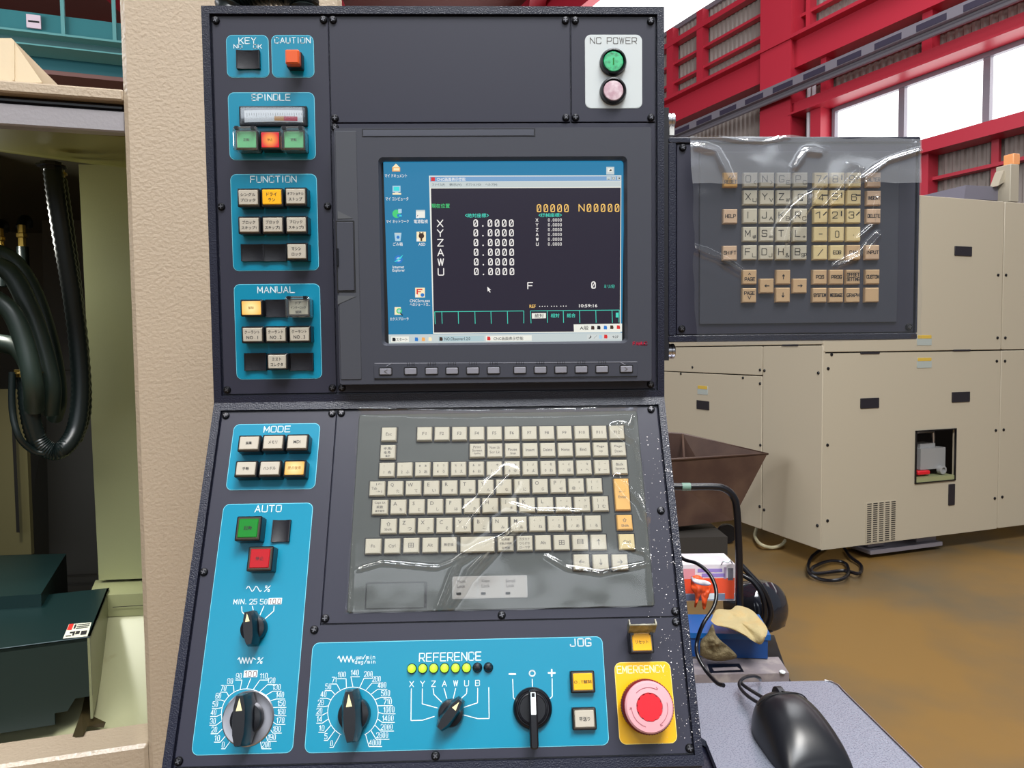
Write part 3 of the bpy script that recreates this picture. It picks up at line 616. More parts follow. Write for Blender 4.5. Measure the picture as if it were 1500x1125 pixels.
s_yel = scr_m('screen yellow', (255, 205, 110)); s_title = scr_m('title blue', (120, 160, 200)); s_ink = scr_m('screen ink', (20, 20, 24), .6); s_ltg = scr_m('screen pale', (236, 236, 226)); s_blue = scr_m('icon blue', (40, 120, 200)); s_orng = scr_m('icon orange', (240, 170, 90)); s_pale = scr_m('icon cream', (250, 232, 190)); s_redi = scr_m('icon red', (215, 40, 40)); s_cy = scr_m('icon cyan', (60, 220, 220)); s_lb = scr_m('icon pale blue', (170, 205, 225)); s_brn = scr_m('icon brown', (60, 40, 24))
Z5 = lambda X, Y: (555 + X / 3.948, 225 + Y / 3.948)
r_ = UP.rect(560.5, 233.5, 916.5, 501.5, HS)
screen = part('screen', MB().rr(0, 0, r_[2] - r_[0] + .004, r_[3] - r_[1] + .004, .001, -.003, 0), m_gap, UP.M((r_[0] + r_[2]) / 2, (r_[1] + r_[3]) / 2, HS - .0004), label='lit colour screen showing a desktop and coordinate readout')
def quad(name, q, m, lvl, raw=False):
    P = [UP.uv(*(p if raw else Z5(*p)), HS) for p in q]; c = P[0]
    return link(name, MB().add([(a - c[0], b_ - c[1], 0) for a, b_ in reversed(P)], [tuple(range(len(P)))]).mesh(name, m, False), screen, UP.M(c[0], c[1], HS + lvl * .00006))
def sb(name, x0, y0, x1, y1, m, lvl):
    # screen rows tilt slightly; keep each box square to the panel
    return quad(name, [(x0, y0), (x1, y0), (x1, y1), (x0, y1)], m, lvl)
def stx(items, m, lvl=6, kind='f', name='screen_lettering'):
    if kind == 'f' and 1 < len(items) < 13:
        for it in items: stx([it], m, lvl, kind, name)
        return
    mb = MB(); X0, Y0 = Z5(items[0][1], items[0][2]); ou, ov_ = UP.uv(X0, Y0, HS); k = UP.k(X0, Y0, HS) / 3.948
    for it in items:
        t, X, Y, H, Wd = it[:5]; u, v = UP.uv(*Z5(X, Y), HS)
        if kind == 's': stroke(mb, t, u - ou, v - ov_, H * k, Wd * k, (it[5] if len(it) > 5 else 6) * k)
        else: font(mb, t, u - ou, v - ov_, H * k if H else None, Wd * k if Wd else None, bold=.008)
    return link(name, mb.mesh(name, m, False), screen, UP.M(ou, ov_, HS + lvl * .00006))
quad('desktop', [(25, 38), (1422, 42), (1405, 1088), (58, 1098)], m_wall, 0)
quad('window_frame', [(290, 128), (1402, 126), (1398, 1034), (314, 1042)], s_ltg, 1)
quad('title_bar', [(296, 133), (1398, 131), (1398, 157), (296, 162)], s_title, 2)
quad('menu_bar', [(296, 163), (1399, 159), (1399, 192), (297, 198)], s_grey, 2)
quad('readout_area', [(301, 202), (1398, 197), (1393, 1028), (319, 1035)], s_dark, 2)
quad('taskbar', [(56, 1046), (1406, 1036), (1406, 1088), (58, 1100)], s_grey, 3)
quad('ime_bar', [(1126, 988), (1406, 983), (1406, 1030), (1128, 1030)], s_ltg, 3)
for x in (1317, 1345, 1378): quad('title_button', [(x, 133), (x + 24, 133), (x + 24, 153), (x, 153)], s_grey, 3)
stx([('_', 1328, 148, 3, 12), ('□', 1357, 143, 12, 14), ('×', 1390, 143, 12, 12)], s_ink)
stx([('CNC画面表示機能', 418, 149, 20, 166), ], s_white)
quad('title_icon', [(302, 137), (324, 137), (324, 159), (302, 159)], s_redi, 4)
stx([('ファイル(F)', 345, 181, 17, 72), ('表示(V)', 442, 181, 17, 70), ('オプション(O)', 547, 180, 17, 88), ('ヘルプ(H)', 650, 180, 17, 68)], scr_m('menu ink', (70, 84, 92), .8))
stx([('現在位置', 357, 303, 26, 106)], s_green)
stx([('<', 505, 358, 20, 12), ('絶対座標', 566, 358, 24, 108), ('>', 629, 358, 20, 12), ('<', 930, 357, 18, 12), ('機械座標', 990, 356, 22, 108), ('>', 1051, 356, 18, 12)], s_teal)
def num(X, Y, H, dw, st, sw, s, items, slash=True):
    for i, c in enumerate(s):
        x = X + st * i
        if c == '.': items.append(('.', x, Y + H * .38, H * .2, H * .2, sw * 1.5)); continue
        items.append((c, x, Y, H, dw, sw))
        if c == '0' and slash: items.append(('/', x, Y, H * .62, dw * .42, sw * .7))
L1 = []
for i, c in enumerate('XYZAWU'):
    L1.append((c, 354 + i, 404 + i * 56, 38, 32, 5.5)); num(560 + i * .7, 402 + i * 56, 36, 28, 41.2, 5.5, '0.0000', L1)
L1.append(('F', 875, 764, 36, 28, 5.5)); num(1241, 760, 36, 28, 41, 5.5, '0', L1); stx(L1, s_white, 6, 's')
L1 = []
for i, c in enumerate('XYZAWU'):
    L1.append((c, 914 + i * .4, 385 + i * 27.8, 16, 12, 3)); num(983, 384 + i * 27.8, 15, 10, 13.8, 2.2, '0.0000', L1, False)
stx(L1, s_white, 6, 's')
L1 = [('N', 1172, 314, 38, 30, 5)]; num(926, 316, 40, 28, 39.5, 5, '00000', L1); num(1215, 314, 40, 28, 40.5, 5, '00000', L1); stx(L1, s_yel, 6, 's')
stx([('ミリ/分', 1333, 768, 22, 62)], s_teal); stx([('REF', 889, 883, 18, 36)], s_yel); stx([('････ ･･･ ･･･', 1006, 883, 7, 158), ('10:59:16', 1210, 880, 19, 106)], s_white)
def tline(q, w=3.4): 
    mb = MB(); P = [UP.uv(*Z5(*p), HS) for p in q]; k = UP.k(700, 400) / 3.948; poly(mb, [(a - P[0][0], b_ - P[0][1]) for a, b_ in P], w * k); link('screen_line', mb.mesh('screen_line', s_teal, False), screen, UP.M(P[0][0], P[0][1], HS + .0003))
tline([(326, 985), (323, 915), (838, 910), (838, 980)]); tline([(880, 980), (876, 910), (1390, 905), (1388, 975)])
for x in (364, 459, 555, 648, 743, 973, 1066, 1160, 1254, 1348): tline([(x, 913 if x < 800 else 909), (x + 2, 983 if x < 800 else 977)])
quad('soft_key_box', [(884, 923), (966, 922), (966, 952), (885, 954)], s_ltg, 4); stx([('絶対', 927, 938, 24, 52)], s_dark, 7); stx([('相対', 1019, 937, 24, 50), ('総合', 1112, 936, 24, 50)], s_teal)
quad('soft_key_box', [(1370, 920), (1385, 920), (1385, 948), (1370, 948)], s_teal, 4)
quad('task_button', [(72, 1058), (174, 1057), (174, 1090), (72, 1091)], s_ltg, 4); quad('task_button', [(345, 1056), (608, 1053), (608, 1084), (346, 1087)], scr_m('task blue grey', (176, 200, 205)), 4); quad('task_button', [(618, 1053), (884, 1051), (884, 1082), (619, 1085)], s_ltg, 4)
quad('clock_tray', [(1204, 1047), (1400, 1045), (1400, 1074), (1204, 1077)], scr_m('tray grey', (206, 212, 210)), 4)
stx([('スタート', 133, 1075, 20, 64), ('NO.Observer1.2.0', 454, 1071, 18, 148), ('CNC画面表示機能', 749, 1069, 20, 172), ('9:27', 1368, 1060, 14, 34), ('A般', 1187, 1008, 24, 50), ('♪', 1222, 1060, 18, 18), ('／', 1252, 1060, 20, 20)], s_ink)
for X, Y, m_ in ((1237, 1007, s_brn), (1272, 1006, s_ink), (1310, 1006, s_blue), (1347, 1004, s_brn), (1385, 1004, s_redi), (1282, 1060, s_lb), (1312, 1058, s_redi), (218, 1074, s_blue), (258, 1074, s_orng), (297, 1073, s_pale), (360, 1072, s_brn), (636, 1069, s_redi), (88, 1075, s_ink)):
    quad('small_icon', [(X - 9, Y - 11), (X + 7, Y - 10), (X + 10, Y + 2), (X + 8, Y + 11), (X - 10, Y + 10)], m_, 5)
# desktop icons
def icon(X, Y, shapes):
    for i, (q, m_) in enumerate(shapes): quad('desktop_icon', [(X + a, Y + b_) for a, b_ in q], m_, 2 + i * .6)
R4 = lambda x0, y0, x1, y1: [(x0, y0), (x1, y0), (x1, y1), (x0, y1)]
disc = lambda x, y, r: [(x + r * math.cos(t * math.pi / 8), y + r * math.sin(t * math.pi / 8)) for t in range(16)]
icon(99, 82, [([(-22, -2), (0, -24), (22, -2), (22, 4), (-22, 4)], s_pale), (R4(-22, -2, 24, 22), s_orng), (R4(-14, 2, 20, 16), s_pale)])
icon(103, 210, [(R4(-24, -24, 22, 12), s_lb), (R4(-18, -18, 16, 6), s_cy), (R4(-10, 12, 10, 18), s_grey), (R4(-24, 18, 26, 28), s_pale)])
icon(108, 348, [(disc(-6, 0, 24), s_green), (R4(4, -28, 24, -4), s_lb), (R4(-2, 2, 26, 18), s_blue), (R4(10, 8, 24, 16), s_cy)])
icon(109, 480, [([(-20, -22), (22, -22), (16, 26), (-14, 26)], s_lb), ([(-16, -22), (18, -22), (14, -12), (-12, -12)], s_grey), (disc(2, 4, 9), s_blue)])
icon(114, 612, [(disc(0, 0, 24), s_blue), (disc(0, 0, 13), s_lb), (R4(-12, -3, 24, 4), s_blue), ([(-26, 14), (-8, 2), (20, -22), (26, -26), (14, -6), (-14, 14)], s_cy)])
icon(241, 348, [(R4(-26, -22, 26, 24), s_ltg), (R4(-26, -22, 26, -14), s_grey), (R4(-26, 6, -8, 26), s_white), ([(-22, 20), (-12, 8), (-18, 8)], s_ink)])
icon(246, 480, [(R4(-28, -28, 26, 28), s_pale), (disc(0, -4, 16), s_brn), (R4(-12, -26, -6, -10), s_brn), (R4(6, -26, 12, -10), s_brn), (R4(-5, 8, 5, 26), s_brn), (R4(-28, 12, -14, 28), s_white)])
icon(238, 804, [(R4(-28, -28, 28, 28), s_pale), (R4(-20, -22, 14, -14), s_redi), (R4(-20, -22, -12, 14), s_redi), (R4(-20, -8, 6, -2), s_redi), (disc(14, 14, 11), s_blue), (R4(-26, 10, -14, 26), s_white)])
icon(117, 912, [(R4(-26, -24, 10, 20), s_pale), (disc(0, -2, 16), s_green), (disc(0, -2, 9), s_lb), ([(8, 8), (24, 22), (20, 26), (4, 12)], s_ink)])
icon(1337, 97, [(R4(-22, -20, 24, 24), s_grey), (R4(-14, -12, 14, 10), s_ltg), ([(-8, 4), (10, 4), (6, -8)], s_ink)])
stx([('マイ ドキュメント', 99, 129, 20, 128), ('マイ コンピュータ', 105, 262, 20, 132), ('マイ ネットワーク', 108, 393, 20, 130), ('ごみ箱', 110, 524, 20, 56), ('Internet', 113, 656, 16, 66), ('Explorer', 115, 677, 20, 72), ('電源監視', 243, 393, 22, 80), ('ASD', 249, 525, 17, 40), ('CNCScrn.exe', 237, 851, 17, 116), ('へのショートカ...', 238, 872, 18, 116), ('エクスプローラ', 118, 956, 18, 108)], s_white)
quad('mouse_pointer', [(627, 770), (648, 788), (640, 790), (646, 802), (641, 804), (635, 793), (629, 798)], s_white, 8)
# ------------------------------------------------------------------ keyboard in the lower panel
Z6 = lambda X, Y: (500 + X / 3.191, 585 + Y / 3.191)
P = [LO.uv(x, y, .001) for x, y in ((524, 606), (936, 603), (956, 889), (511, 896))]
u0, u1, v1, v0 = (P[0][0] + P[3][0]) / 2, (P[1][0] + P[2][0]) / 2, (P[0][1] + P[1][1]) / 2, (P[2][1] + P[3][1]) / 2
kb = part('keyboard_sheet', MB().rr(0, 0, u1 - u0, v1 - v0, .002, 0, .0015, .0005), m_kbd, LO.M((u0 + u1) / 2, (v0 + v1) / 2))
KH = .0048
def key(fr, x, y, w, h, m, texts, ink=m_ink, H=KH, lab=None):
    """texts: (text, dx, dy, height, width, kind) in px about the key centre"""
    k = fr.k(x, y, H); u, v = fr.uv(x, y, H); W_, H_ = w * k, h * k; kk = ('key', m.name, round(W_, 4), round(H_, 4))
    if kk not in BM: BM[kk] = MB().frust(W_ + .0009, H_ + .0009, W_, H_, .001, H - .0006).frust(W_, H_, W_ - .0012, H_ - .0012, H - .0006, H).mesh('key', m)
    o = link('key', BM[kk], console if fr is LO else keypad, fr.M(u, v), lab)
    kg = ('kg', round(W_, 4), round(H_, 4))
    if kg not in BM: BM[kg] = MB().rr(0, 0, W_ + .0026, H_ + .0026, .0006, .0012, .0018).mesh('key_well', m_gap)
    link('key_well', BM[kg], o, fr.M(u, v))
    if texts:
        mb = MB()
        for t in texts:
            if t[5] == 'e': font(mb, t[0], t[1] * k, -t[2] * k, em=t[3] * 1.25 * k, bold=.006)
            elif t[5] == 's': stroke(mb, t[0], t[1] * k, -t[2] * k, t[3] * k, t[4] * k if t[4] else None, (t[6] if len(t) > 6 else .9) * k)
            else: font(mb, t[0], t[1] * k, -t[2] * k, t[3] * k if t[3] else None, t[4] * k if t[4] else None, bold=.006)
        link('key_lettering', mb.mesh('key_lettering', ink, False), o, fr.M(u, v, H + .0001))
    return o
def row(x0, y0, x1, y1, labs, w=21.5, h=20.5, m=m_key, ws=1.0):
    n_ = len(labs)
    for i, L in enumerate(labs):
        t = i / max(1, n_ - 1); x, y = Z6(x0 + (x1 - x0) * t, y0 + (y1 - y0) * t); key(LO, x, y, w * (1 + (y - 635) * .0006), h * (1 + (y - 635) * .0004), m, L, m_inkg)
T1 = lambda t, w=None: [(t, 0, 0, 4.6, w or 2.9 * len(t), 'f')]
T2 = lambda a, b: [(a, 0, -4, 4, min(15, 2.7 * len(a)), 'f'), (b, 0, 3, 4, min(15, 2.7 * len(b)), 'f')]
row(222, 162, 222, 162, [T1('Esc')]); row(388, 160, 1288, 153, [T1('F%d' % i) for i in range(1, 13)])
row(217, 245, 217, 245, [[('半角/', 0, -5, 4.6, 13, 'f'), ('全角', -1, 1, 4.6, 10, 'f'), ('漢字', 0, 6.4, 3.4, 7, 'f')]])
row(635, 238, 1295, 232, [[('Print', 0, -5, 4, 11, 'f'), ('Screen', 0, 0, 3.8, 14, 'f'), ('SysRq', 0, 5, 3.4, 9, 'f')], T2('Num Lk', 'Scr Lk'), [('Pause', 0, -1, 4, 13, 'f'), ('Break', 1, 5, 3.2, 8, 'f')], T1('Insert', 13), T1('Delete', 13), T1('Home', 12), T1('End', 9), T2('Page', 'Up'), T2('Page', 'Down')])
kk4 = lambda a, b, c, d: [(t, dx, dy, 4.4 if dy > 0 else 3.6, None, 'e') for t, dx, dy in ((a, -4, -5), (b, 4.5, -5), (c, -4, 4), (d, 4.5, 4)) if t]
row(212, 328, 1302, 315, [kk4('!', '', '1', 'ぬ'), kk4('"', '', '2', 'ふ'), kk4('#', 'ぁ', '3', 'あ'), kk4('$', 'ぅ', '4', 'う'), kk4('%', 'ぇ', '5', 'え'), kk4('&', 'ぉ', '6', 'お'), kk4("'", 'ゃ', '7', 'や'), kk4('(', 'ゅ', '8', 'ゆ'), kk4(')', 'ょ', '9', 'よ'), kk4('~', 'を', '0', 'わ'), kk4('=', '£', '-', 'ほ'), kk4('¯', '々', '^', 'へ'), kk4('|', '¬', '¥', 'ー'), T2('Back', 'Space')])
kq = lambda a, b, s='': [(a, -4.5, -4.5, 5.4, None, 'f'), (b, 4, 4.5, 4.6, None, 'f')] + ([(s, 4.5, -5, 3.6, None, 'f')] if s else [])
row(167, 416, 1183, 401, [[('|←', 3, -6, 3.4, 9, 'f'), ('Tab', -4, 0, 4, 8, 'f'), ('→|', 3, 5, 3.4, 9, 'f')]] + [kq(a, b_) for a, b_ in zip('QWERTYUIO', 'たていすかんなにら')] + [kq('P', 'せ', '「'), kk4('`', '¢', '@', '゛'), kk4('{', '『', '[', '゜')])
row(180, 503, 1212, 487, [[('Caps Lk', 0, -6, 4, 16, 'f'), ('英数', 0, 0, 4.4, 10, 'f'), ('漢字番号', 0, 6, 3.2, 14, 'f')]] + [kq(a, b_) for a, b_ in zip('ASDFGHJKL', 'ちとしはきくまのり')] + [kk4('+', '』', ';', 'れ'), kk4('*', 'ヶ', ':', 'け'), kk4('}', '」', ']', 'む')])
SHF = [('⇧', 0, -3, 6, None, 'f'), ('Shift', 0, 5, 3.6, 11, 'f')]
row(220, 592, 1177, 577, [SHF] + [kq(a, b_) for a, b_ in zip('ZXCVBNM', 'つさそひこみも')] + [kk4('<', '、', ',', 'ね'), kk4('>', '。', '.', 'る'), kk4('?', '・', '/', 'め'), kk4('_', '', '\\', 'ろ')])
WIN = [('田', 0, 0, 7, 8, 'f')]
for X, Y, t in ((148, 686, T1('Fn')), (237, 685, T1('Ctrl', 10)), (326, 682, WIN), (415, 681, T1('Alt', 8)), (502, 679, T1('無変換', 14)), (768, 674, [('前候補', 0, -6, 3.8, 12, 'f'), ('変換(次候補)', 0, 0, 4, 18, 'f'), ('全候補', 0, 6, 3.6, 12, 'f')]), (857, 672, [('カタカナ', 0, -6, 4, 15, 'f'), ('ひらがな', 0, 0, 4, 15, 'f'), ('ローマ字', 0, 6, 4, 15, 'f')]), (943, 670, T1('Alt', 8)), (1030, 669, WIN), (1117, 668, [('目', 0, -1, 7, 9, 'f')]), (1203, 667, [('↑', 0, 0, None, 4, 'f')]), (1123, 760, [('←', 0, 0, None, 8, 'f')]), (1213, 760, [('↓', 0, 0, None, 4, 'f')]), (1303, 760, [('→', 0, 0, None, 8, 'f')])):
    x, y = Z6(X, Y)
    if t[0][0] in '↑↓':
        o = key(LO, x, y, 22.8, 21.6, m_key, []); k = LO.k(x, y, KH); s_ = 1 if t[0][0] == '↑' else -1; u, v = LO.uv(x, y, KH)
        link('key_lettering', poly(poly(MB(), [(0, -4 * k), (0, 4 * k)], .9 * k), [(-2 * k, s_ * 1.5 * k), (0, s_ * 4 * k), (2 * k, s_ * 1.5 * k)], .9 * k).mesh('key_lettering', m_inkg, False), o, LO.M(u, v, KH + .0001))
    else: key(LO, x, y, 22.8, 21.6, m_key, t, m_inkg)
x, y = Z6(636, 677); key(LO, x, y, 49.5, 22, m_key, [], lab='wide blank space bar key')
x, y = Z6(1313, 443); key(LO, x, y, 21.5, 46.5, m_keyo, [('←┘', 0, -4, 5, 9, 'f'), ('Enter', 0, 4, 4, 12, 'f')], m_inkg, lab='tall orange Enter key')
x, y = Z6(1325, 574); key(LO, x, y, 22, 21.5, m_keyo, SHF, m_inkg, lab='orange Shift key')
x, y = Z6(1335, 665); key(LO, x, y, 22.5, 22, m_keyy, T1('Ctrl', 10), m_inkg, lab='pale yellow Ctrl key')
on(LO, 'sheet_lid_gap', (535, 852.5, 625.5, 892), .0012, .0017, .0015, m_gap, kb, .0005)
on(LO, 'sheet_lid', (537, 854.5, 621.5, 891), .0012, .0022, .0015, m_kbd, kb, .0005, .0003)
m_lockl = mat('silver grey label', (150, 148, 144), .4)
on(LO, 'lock_label', (662.5, 843.5, 772.5, 876.5), .0015, .0018, .0015, mat('silver grey label rim', (150, 150, 148), .4), kb, .001)
for i, (a_, b_) in enumerate((('Num', 'Lock'), ('Caps', 'Lock'), ('Scroll', 'Lock'))):
    x = 681.5 + i * 36; y = 860.5 - i * .4
    on(LO, 'lock_label', (x - 16.8, y - 15.5, x + 16.8, y + 15.5), .0018, .0020, .0015, m_lockl, kb, .0008)
    write(LO, kb, [(a_, x - 6, y - 9, 4.6, 12 if i < 2 else 14, 'f'), (b_, x - 6, y - 2, 4.6, 12, 'f')], m_inkg, .0022, 'lock_lettering')
    on(LO, 'lock_lamp', (x - 13, y + 7.5, x - 6, y + 11), .002, .0024, .0015, m_gap, kb, .0004)
# ------------------------------------------------------------------ keypad unit on the right
r_ = UP.rect(979.5, 200.5, 1346.5, 499, .002)
keypad = thing('keypad_unit', UP.P((r_[0] + r_[2]) / 2, r_[1], -.02), 'navy side keypad box with ivory and tan keys, hinged beside the screen', 'keypad', None)
cu, cv, w, h = (r_[0] + r_[2]) / 2, (r_[1] + r_[3]) / 2, r_[2] - r_[0], r_[3] - r_[1]
link('housing', MB().rr(0, 0, w, h, .004, -.045, -.0015, 0).mesh('housing', m_rim), keypad, UP.M(cu, cv))
p_ = UP.rect(991.5, 211, 1339.5, 488, 0)
for nm, bb in (('rim', (r_[0], r_[1], r_[2], p_[1] - .001)), ('rim', (r_[0], p_[3] + .001, r_[2], r_[3])), ('rim', (r_[0], p_[1] - .001, p_[0] - .001, p_[3] + .001)), ('rim', (p_[2] + .001, p_[1] - .001, r_[2], p_[3] + .001))):
    link(nm, MB().rr((bb[0] + bb[2]) / 2, (bb[1] + bb[3]) / 2, bb[2] - bb[0], bb[3] - bb[1], .0015, -.0016, .0018, .0005).mesh('rim', m_rim), keypad, UP.M())
link('cover_plate', MB().rr(0, 0, p_[2] - p_[0], p_[3] - p_[1], .001, -.0015, .0004, .0003).mesh('cover_plate', m_plate), keypad, UP.M((p_[0] + p_[2]) / 2, (p_[1] + p_[3]) / 2))
s_ = UP.rect(1025, 222, 1316, 473.5, .002)
link('keypad_sheet', MB().rr(0, 0, s_[2] - s_[0], s_[3] - s_[1], .001, 0, .002, .0004).mesh('keypad_sheet', m_kpd), keypad, UP.M((s_[0] + s_[2]) / 2, (s_[1] + s_[3]) / 2))
screws(UP, [(1000, 216.5), (998.5, 481.5), (1331, 479), (1333, 219)], keypad, .0004)
Z7 = lambda X, Y: (960 + X / 3.31, 180 + Y / 3.31)
def pk(X, Y, t, m=m_key, small='', fn=False, extra=None, lab=None):
    x, y = Z7(X, Y); tx = []
    if fn: 
        L = t.split('\n'); 
        for i, s in enumerate(L): tx.append((s, 0, (i - (len(L) - 1) / 2) * 6.5, 4.6, min(17.5, 3.4 * len(s) + 1), 's', .95))
    elif t: tx.append((t, -3.5 if small or extra else 0, -1 if small or extra else 0, 9 if t not in '-.' else 3, 7 if t not in '-.' else 6, 's', 1.05))
    if small: tx.append((small, 6, 4, 5, 5 if len(small) == 1 else 7, 's', .8))
    if extra is not None:
        a = math.radians(extra); c, s = math.cos(a), math.sin(a)
    o = key(UP, x, y, 20.5, 20.5, m, tx, m_ink, .0052, lab)
    if extra is not None:
        k = UP.k(x, y, .0052); u, v = UP.uv(x, y, .0052); cx, cy = 6 * k, 3 * k
        mb = poly(MB(), [(cx - 3 * c * k, cy - 3 * s * k), (cx + 3 * c * k, cy + 3 * s * k)], 1.8 * k); link('key_lettering', mb.mesh('key_lettering', m_ink, False), o, UP.M(u, v, .0053))
YR = [275, 361, 450, 539, 628]
LT = [[('O', '<'), ('N', '>'), ('G', 'E'), ('P', 'C')], [('X', 'U'), ('Y', 'V'), ('Z', 'W'), ('Q', '')], [('I', ','), ('J', 'A'), ('K', 'B'), ('R', 'C')], [('M', '#'), ('S', '='), ('T', '*'), ('L', '+')], [('F', 'L'), ('D', 'J'), ('H', '&'), ('B', 'SP')]]
for j, rw in enumerate(LT):
    for i, (a_, b_) in enumerate(rw): pk(462 + 80.7 * i - j * .8, YR[j], a_, m_key, b_)
for j, rw in enumerate(['789', '456', '123', '-0.']):
    for i, c in enumerate(rw): pk(804 + 80 * i - j * .9, YR[j], c, m_keyy, '', extra={'7': 45, '8': 90, '9': 45, '4': 0, '5': 90, '6': 0, '1': 45, '2': 90, '3': 45}.get(c))
pk(800, 628, '/', m_keyy); pk(881, 628, 'EOB', m_keyy, fn=True); pk(961, 627, 'CAN', m_keyt, fn=True, lab='tan CAN key')
m_keyp = mat('dusky tan key', (196, 168, 140), .42)
pk(365, 275, '//\nRESET', m_keyo, fn=True, lab='orange RESET key'); pk(364, 452, 'HELP', m_keyp, fn=True); pk(362, 630, 'SHIFT', m_keyp, fn=True)
pk(1060, 275, 'ALTER', m_keyp, fn=True); pk(1060, 364, 'INSERT', m_keyp, fn=True); pk(1059, 451, 'DELETE', m_keyp, fn=True); pk(1053, 627, 'INPUT', m_keyp, fn=True)
pk(458, 747, '^\nPAGE', m_keyt, fn=True); pk(456, 836, 'PAGE\nV', m_keyt, fn=True)
for i, (a_, b_) in enumerate((('POS', 'SYSTEM'), ('PROG', 'MESSAGE'), ('OFFSET\nSETTING', 'GRAPH'))): pk(798 + 80.5 * i, 747, a_, m_keyt, fn=True); pk(797 + 80.5 * i, 835, b_, m_keyt, fn=True)
pk(1054, 746, 'CUSTOM', m_keyt, fn=True); pk(1051, 834, '', m_keyt, lab='blank tan key')
def arrow_key(X, Y, a):
    x, y = Z7(X, Y); o = key(UP, x, y, 20.5, 20.5, m_keyt, [], H=.0052); k = UP.k(x, y, .0052); u, v = UP.uv(x, y, .0052)
    mb = poly(poly(MB(), [(-3 * k, 0), (3 * k, 0)], 1.2 * k), [(1.2 * k, 1.6 * k), (3.2 * k, 0), (1.2 * k, -1.6 * k)], 1.2 * k)
    link('key_lettering', mb.mesh('key_lettering', m_ink, False), o, UP.M(u, v, .0053, math.radians(a)))
arrow_key(541, 790, 180); arrow_key(621, 747, 90); arrow_key(619, 834, -90); arrow_key(701, 790, 0)
# hinge bracket and hand knobs
hb = UP.rect(971.5, 158, 979.5, 528, 0)
link('hinge_strip', MB().box(H1 + .0002, hb[1], -.03, hb[2], hb[3], .001).mesh('hinge_strip', m_blackm), keypad, UP.M())
for y in (171, 514.5):
    u, v = UP.uv(980, y); M_ = UP.M(u, v, -.012) @ Matrix.Rotation(math.radians(90), 4, 'Y')
    pr = [(.0045, 0), (.0045, .001), (.0065, .0012), (.0065, .0035), (.0058, .0038), (.0058, .0044), (.0065, .0047), (.0065, .0068), (.006, .0074), (.0001, .0074)]
    link('hand_knob', MB().lathe(pr, 36).mesh('hand_knob', m_steel, ang=25), keypad, M_, 'knurled steel hand knob')
wb = UP.rect(980, 181.5, 986.8, 199, -.01); link('bracket', MB().box(wb[0], wb[1], -.02, wb[2], wb[3], -.008).mesh('bracket', mat('white bracket', (226, 226, 222), .4)), keypad, UP.M())
# ------------------------------------------------------------------ plastic films
def film(name, fr, corners, creases, base, m, NX=120, NY=90, noise=.0006, hang=None, seed=1, edge=.002):
    """corners px TL TR BR BL; creases: (points px, height, half width) """
    from mathutils import noise as nz
    C = [Vector(fr.uv(*c, base)) for c in corners]; cr = [([Vector(fr.uv(*p, base)) for p in q], a, w_) for q, a, w_ in creases]; vs = []; o = C[3]
    for j in range(NY + 1):
        t = j / NY
        for i in range(NX + 1):
            s = i / NX; p = (C[3] * (1 - s) + C[2] * s) * (1 - t) + (C[0] * (1 - s) + C[1] * s) * t
            e = min(s, 1 - s, t, 1 - t); wob = nz.noise(Vector((p.x * 55, p.y * 55, seed)))
            if e < .02: p = p + Vector((nz.noise(Vector((p.x * 40, p.y * 40, 9))), nz.noise(Vector((p.x * 40, p.y * 40, 19))))) * edge
            z = base + noise * 1.6 * nz.noise(Vector((p.x * 22, p.y * 22, seed))) + noise * .5 * wob
            for q, a, w_ in cr:
                d = 9; 
                for k_ in range(len(q) - 1):
                    A, B = q[k_], q[k_ + 1]; AB = B - A; tt = max(0, min(1, (p - A).dot(AB) / AB.length_squared)); d = min(d, (p - (A + AB * tt)).length * (1 + .6 * abs(tt - .5) if k_ in (0, len(q) - 2) else 1))
                z += a * math.exp(-(d / w_) ** 2)
            if hang: z = hang(s, t, z)
            vs.append((p.x - o.x, p.y - o.y, z))
    fs = [(j * (NX + 1) + i, j * (NX + 1) + i + 1, (j + 1) * (NX + 1) + i + 1, (j + 1) * (NX + 1) + i) for j in range(NY) for i in range(NX)]
    me = MB().add(vs, fs).mesh(name, m, ang=80); return link(name, me, None, fr.M(o.x, o.y))
kf = film('plastic_film', LO, [(526, 598), (932, 595.5), (961, 887), (508, 899)],
    [([(645, 890), (672, 822), (700, 805), (740, 790), (765, 770)], .006, .002), ([(660, 887), (690, 842), (725, 805), (757, 775)], .007, .0023), ([(682, 775), (708, 742), (745, 700)], .009, .0075), ([(520, 600), (600, 602), (700, 604), (930, 599)], .005, .0028),
     ([(524, 605), (516, 700), (509, 895)], .005, .0028), ([(900, 625), (930, 650), (948, 740), (955, 880)], .0055, .0024), ([(905, 700), (935, 735), (955, 770)], .005, .0024), ([(735, 735), (780, 748), (850, 750)], .002, .0014), ([(525, 835), (560, 825), (640, 832), (680, 818)], .0015, .001), ([(800, 815), (830, 832), (880, 840), (950, 826)], .002, .0012), ([(905, 620), (925, 625), (932, 600)], .003, .001), ([(915, 800), (945, 810), (955, 835)], .003, .0014)],
    .0068, m_film, 180, 130, .0005, seed=3)
tag(kf, 'clear wrinkled plastic film taped over the keyboard in the lower panel', 'plastic film')
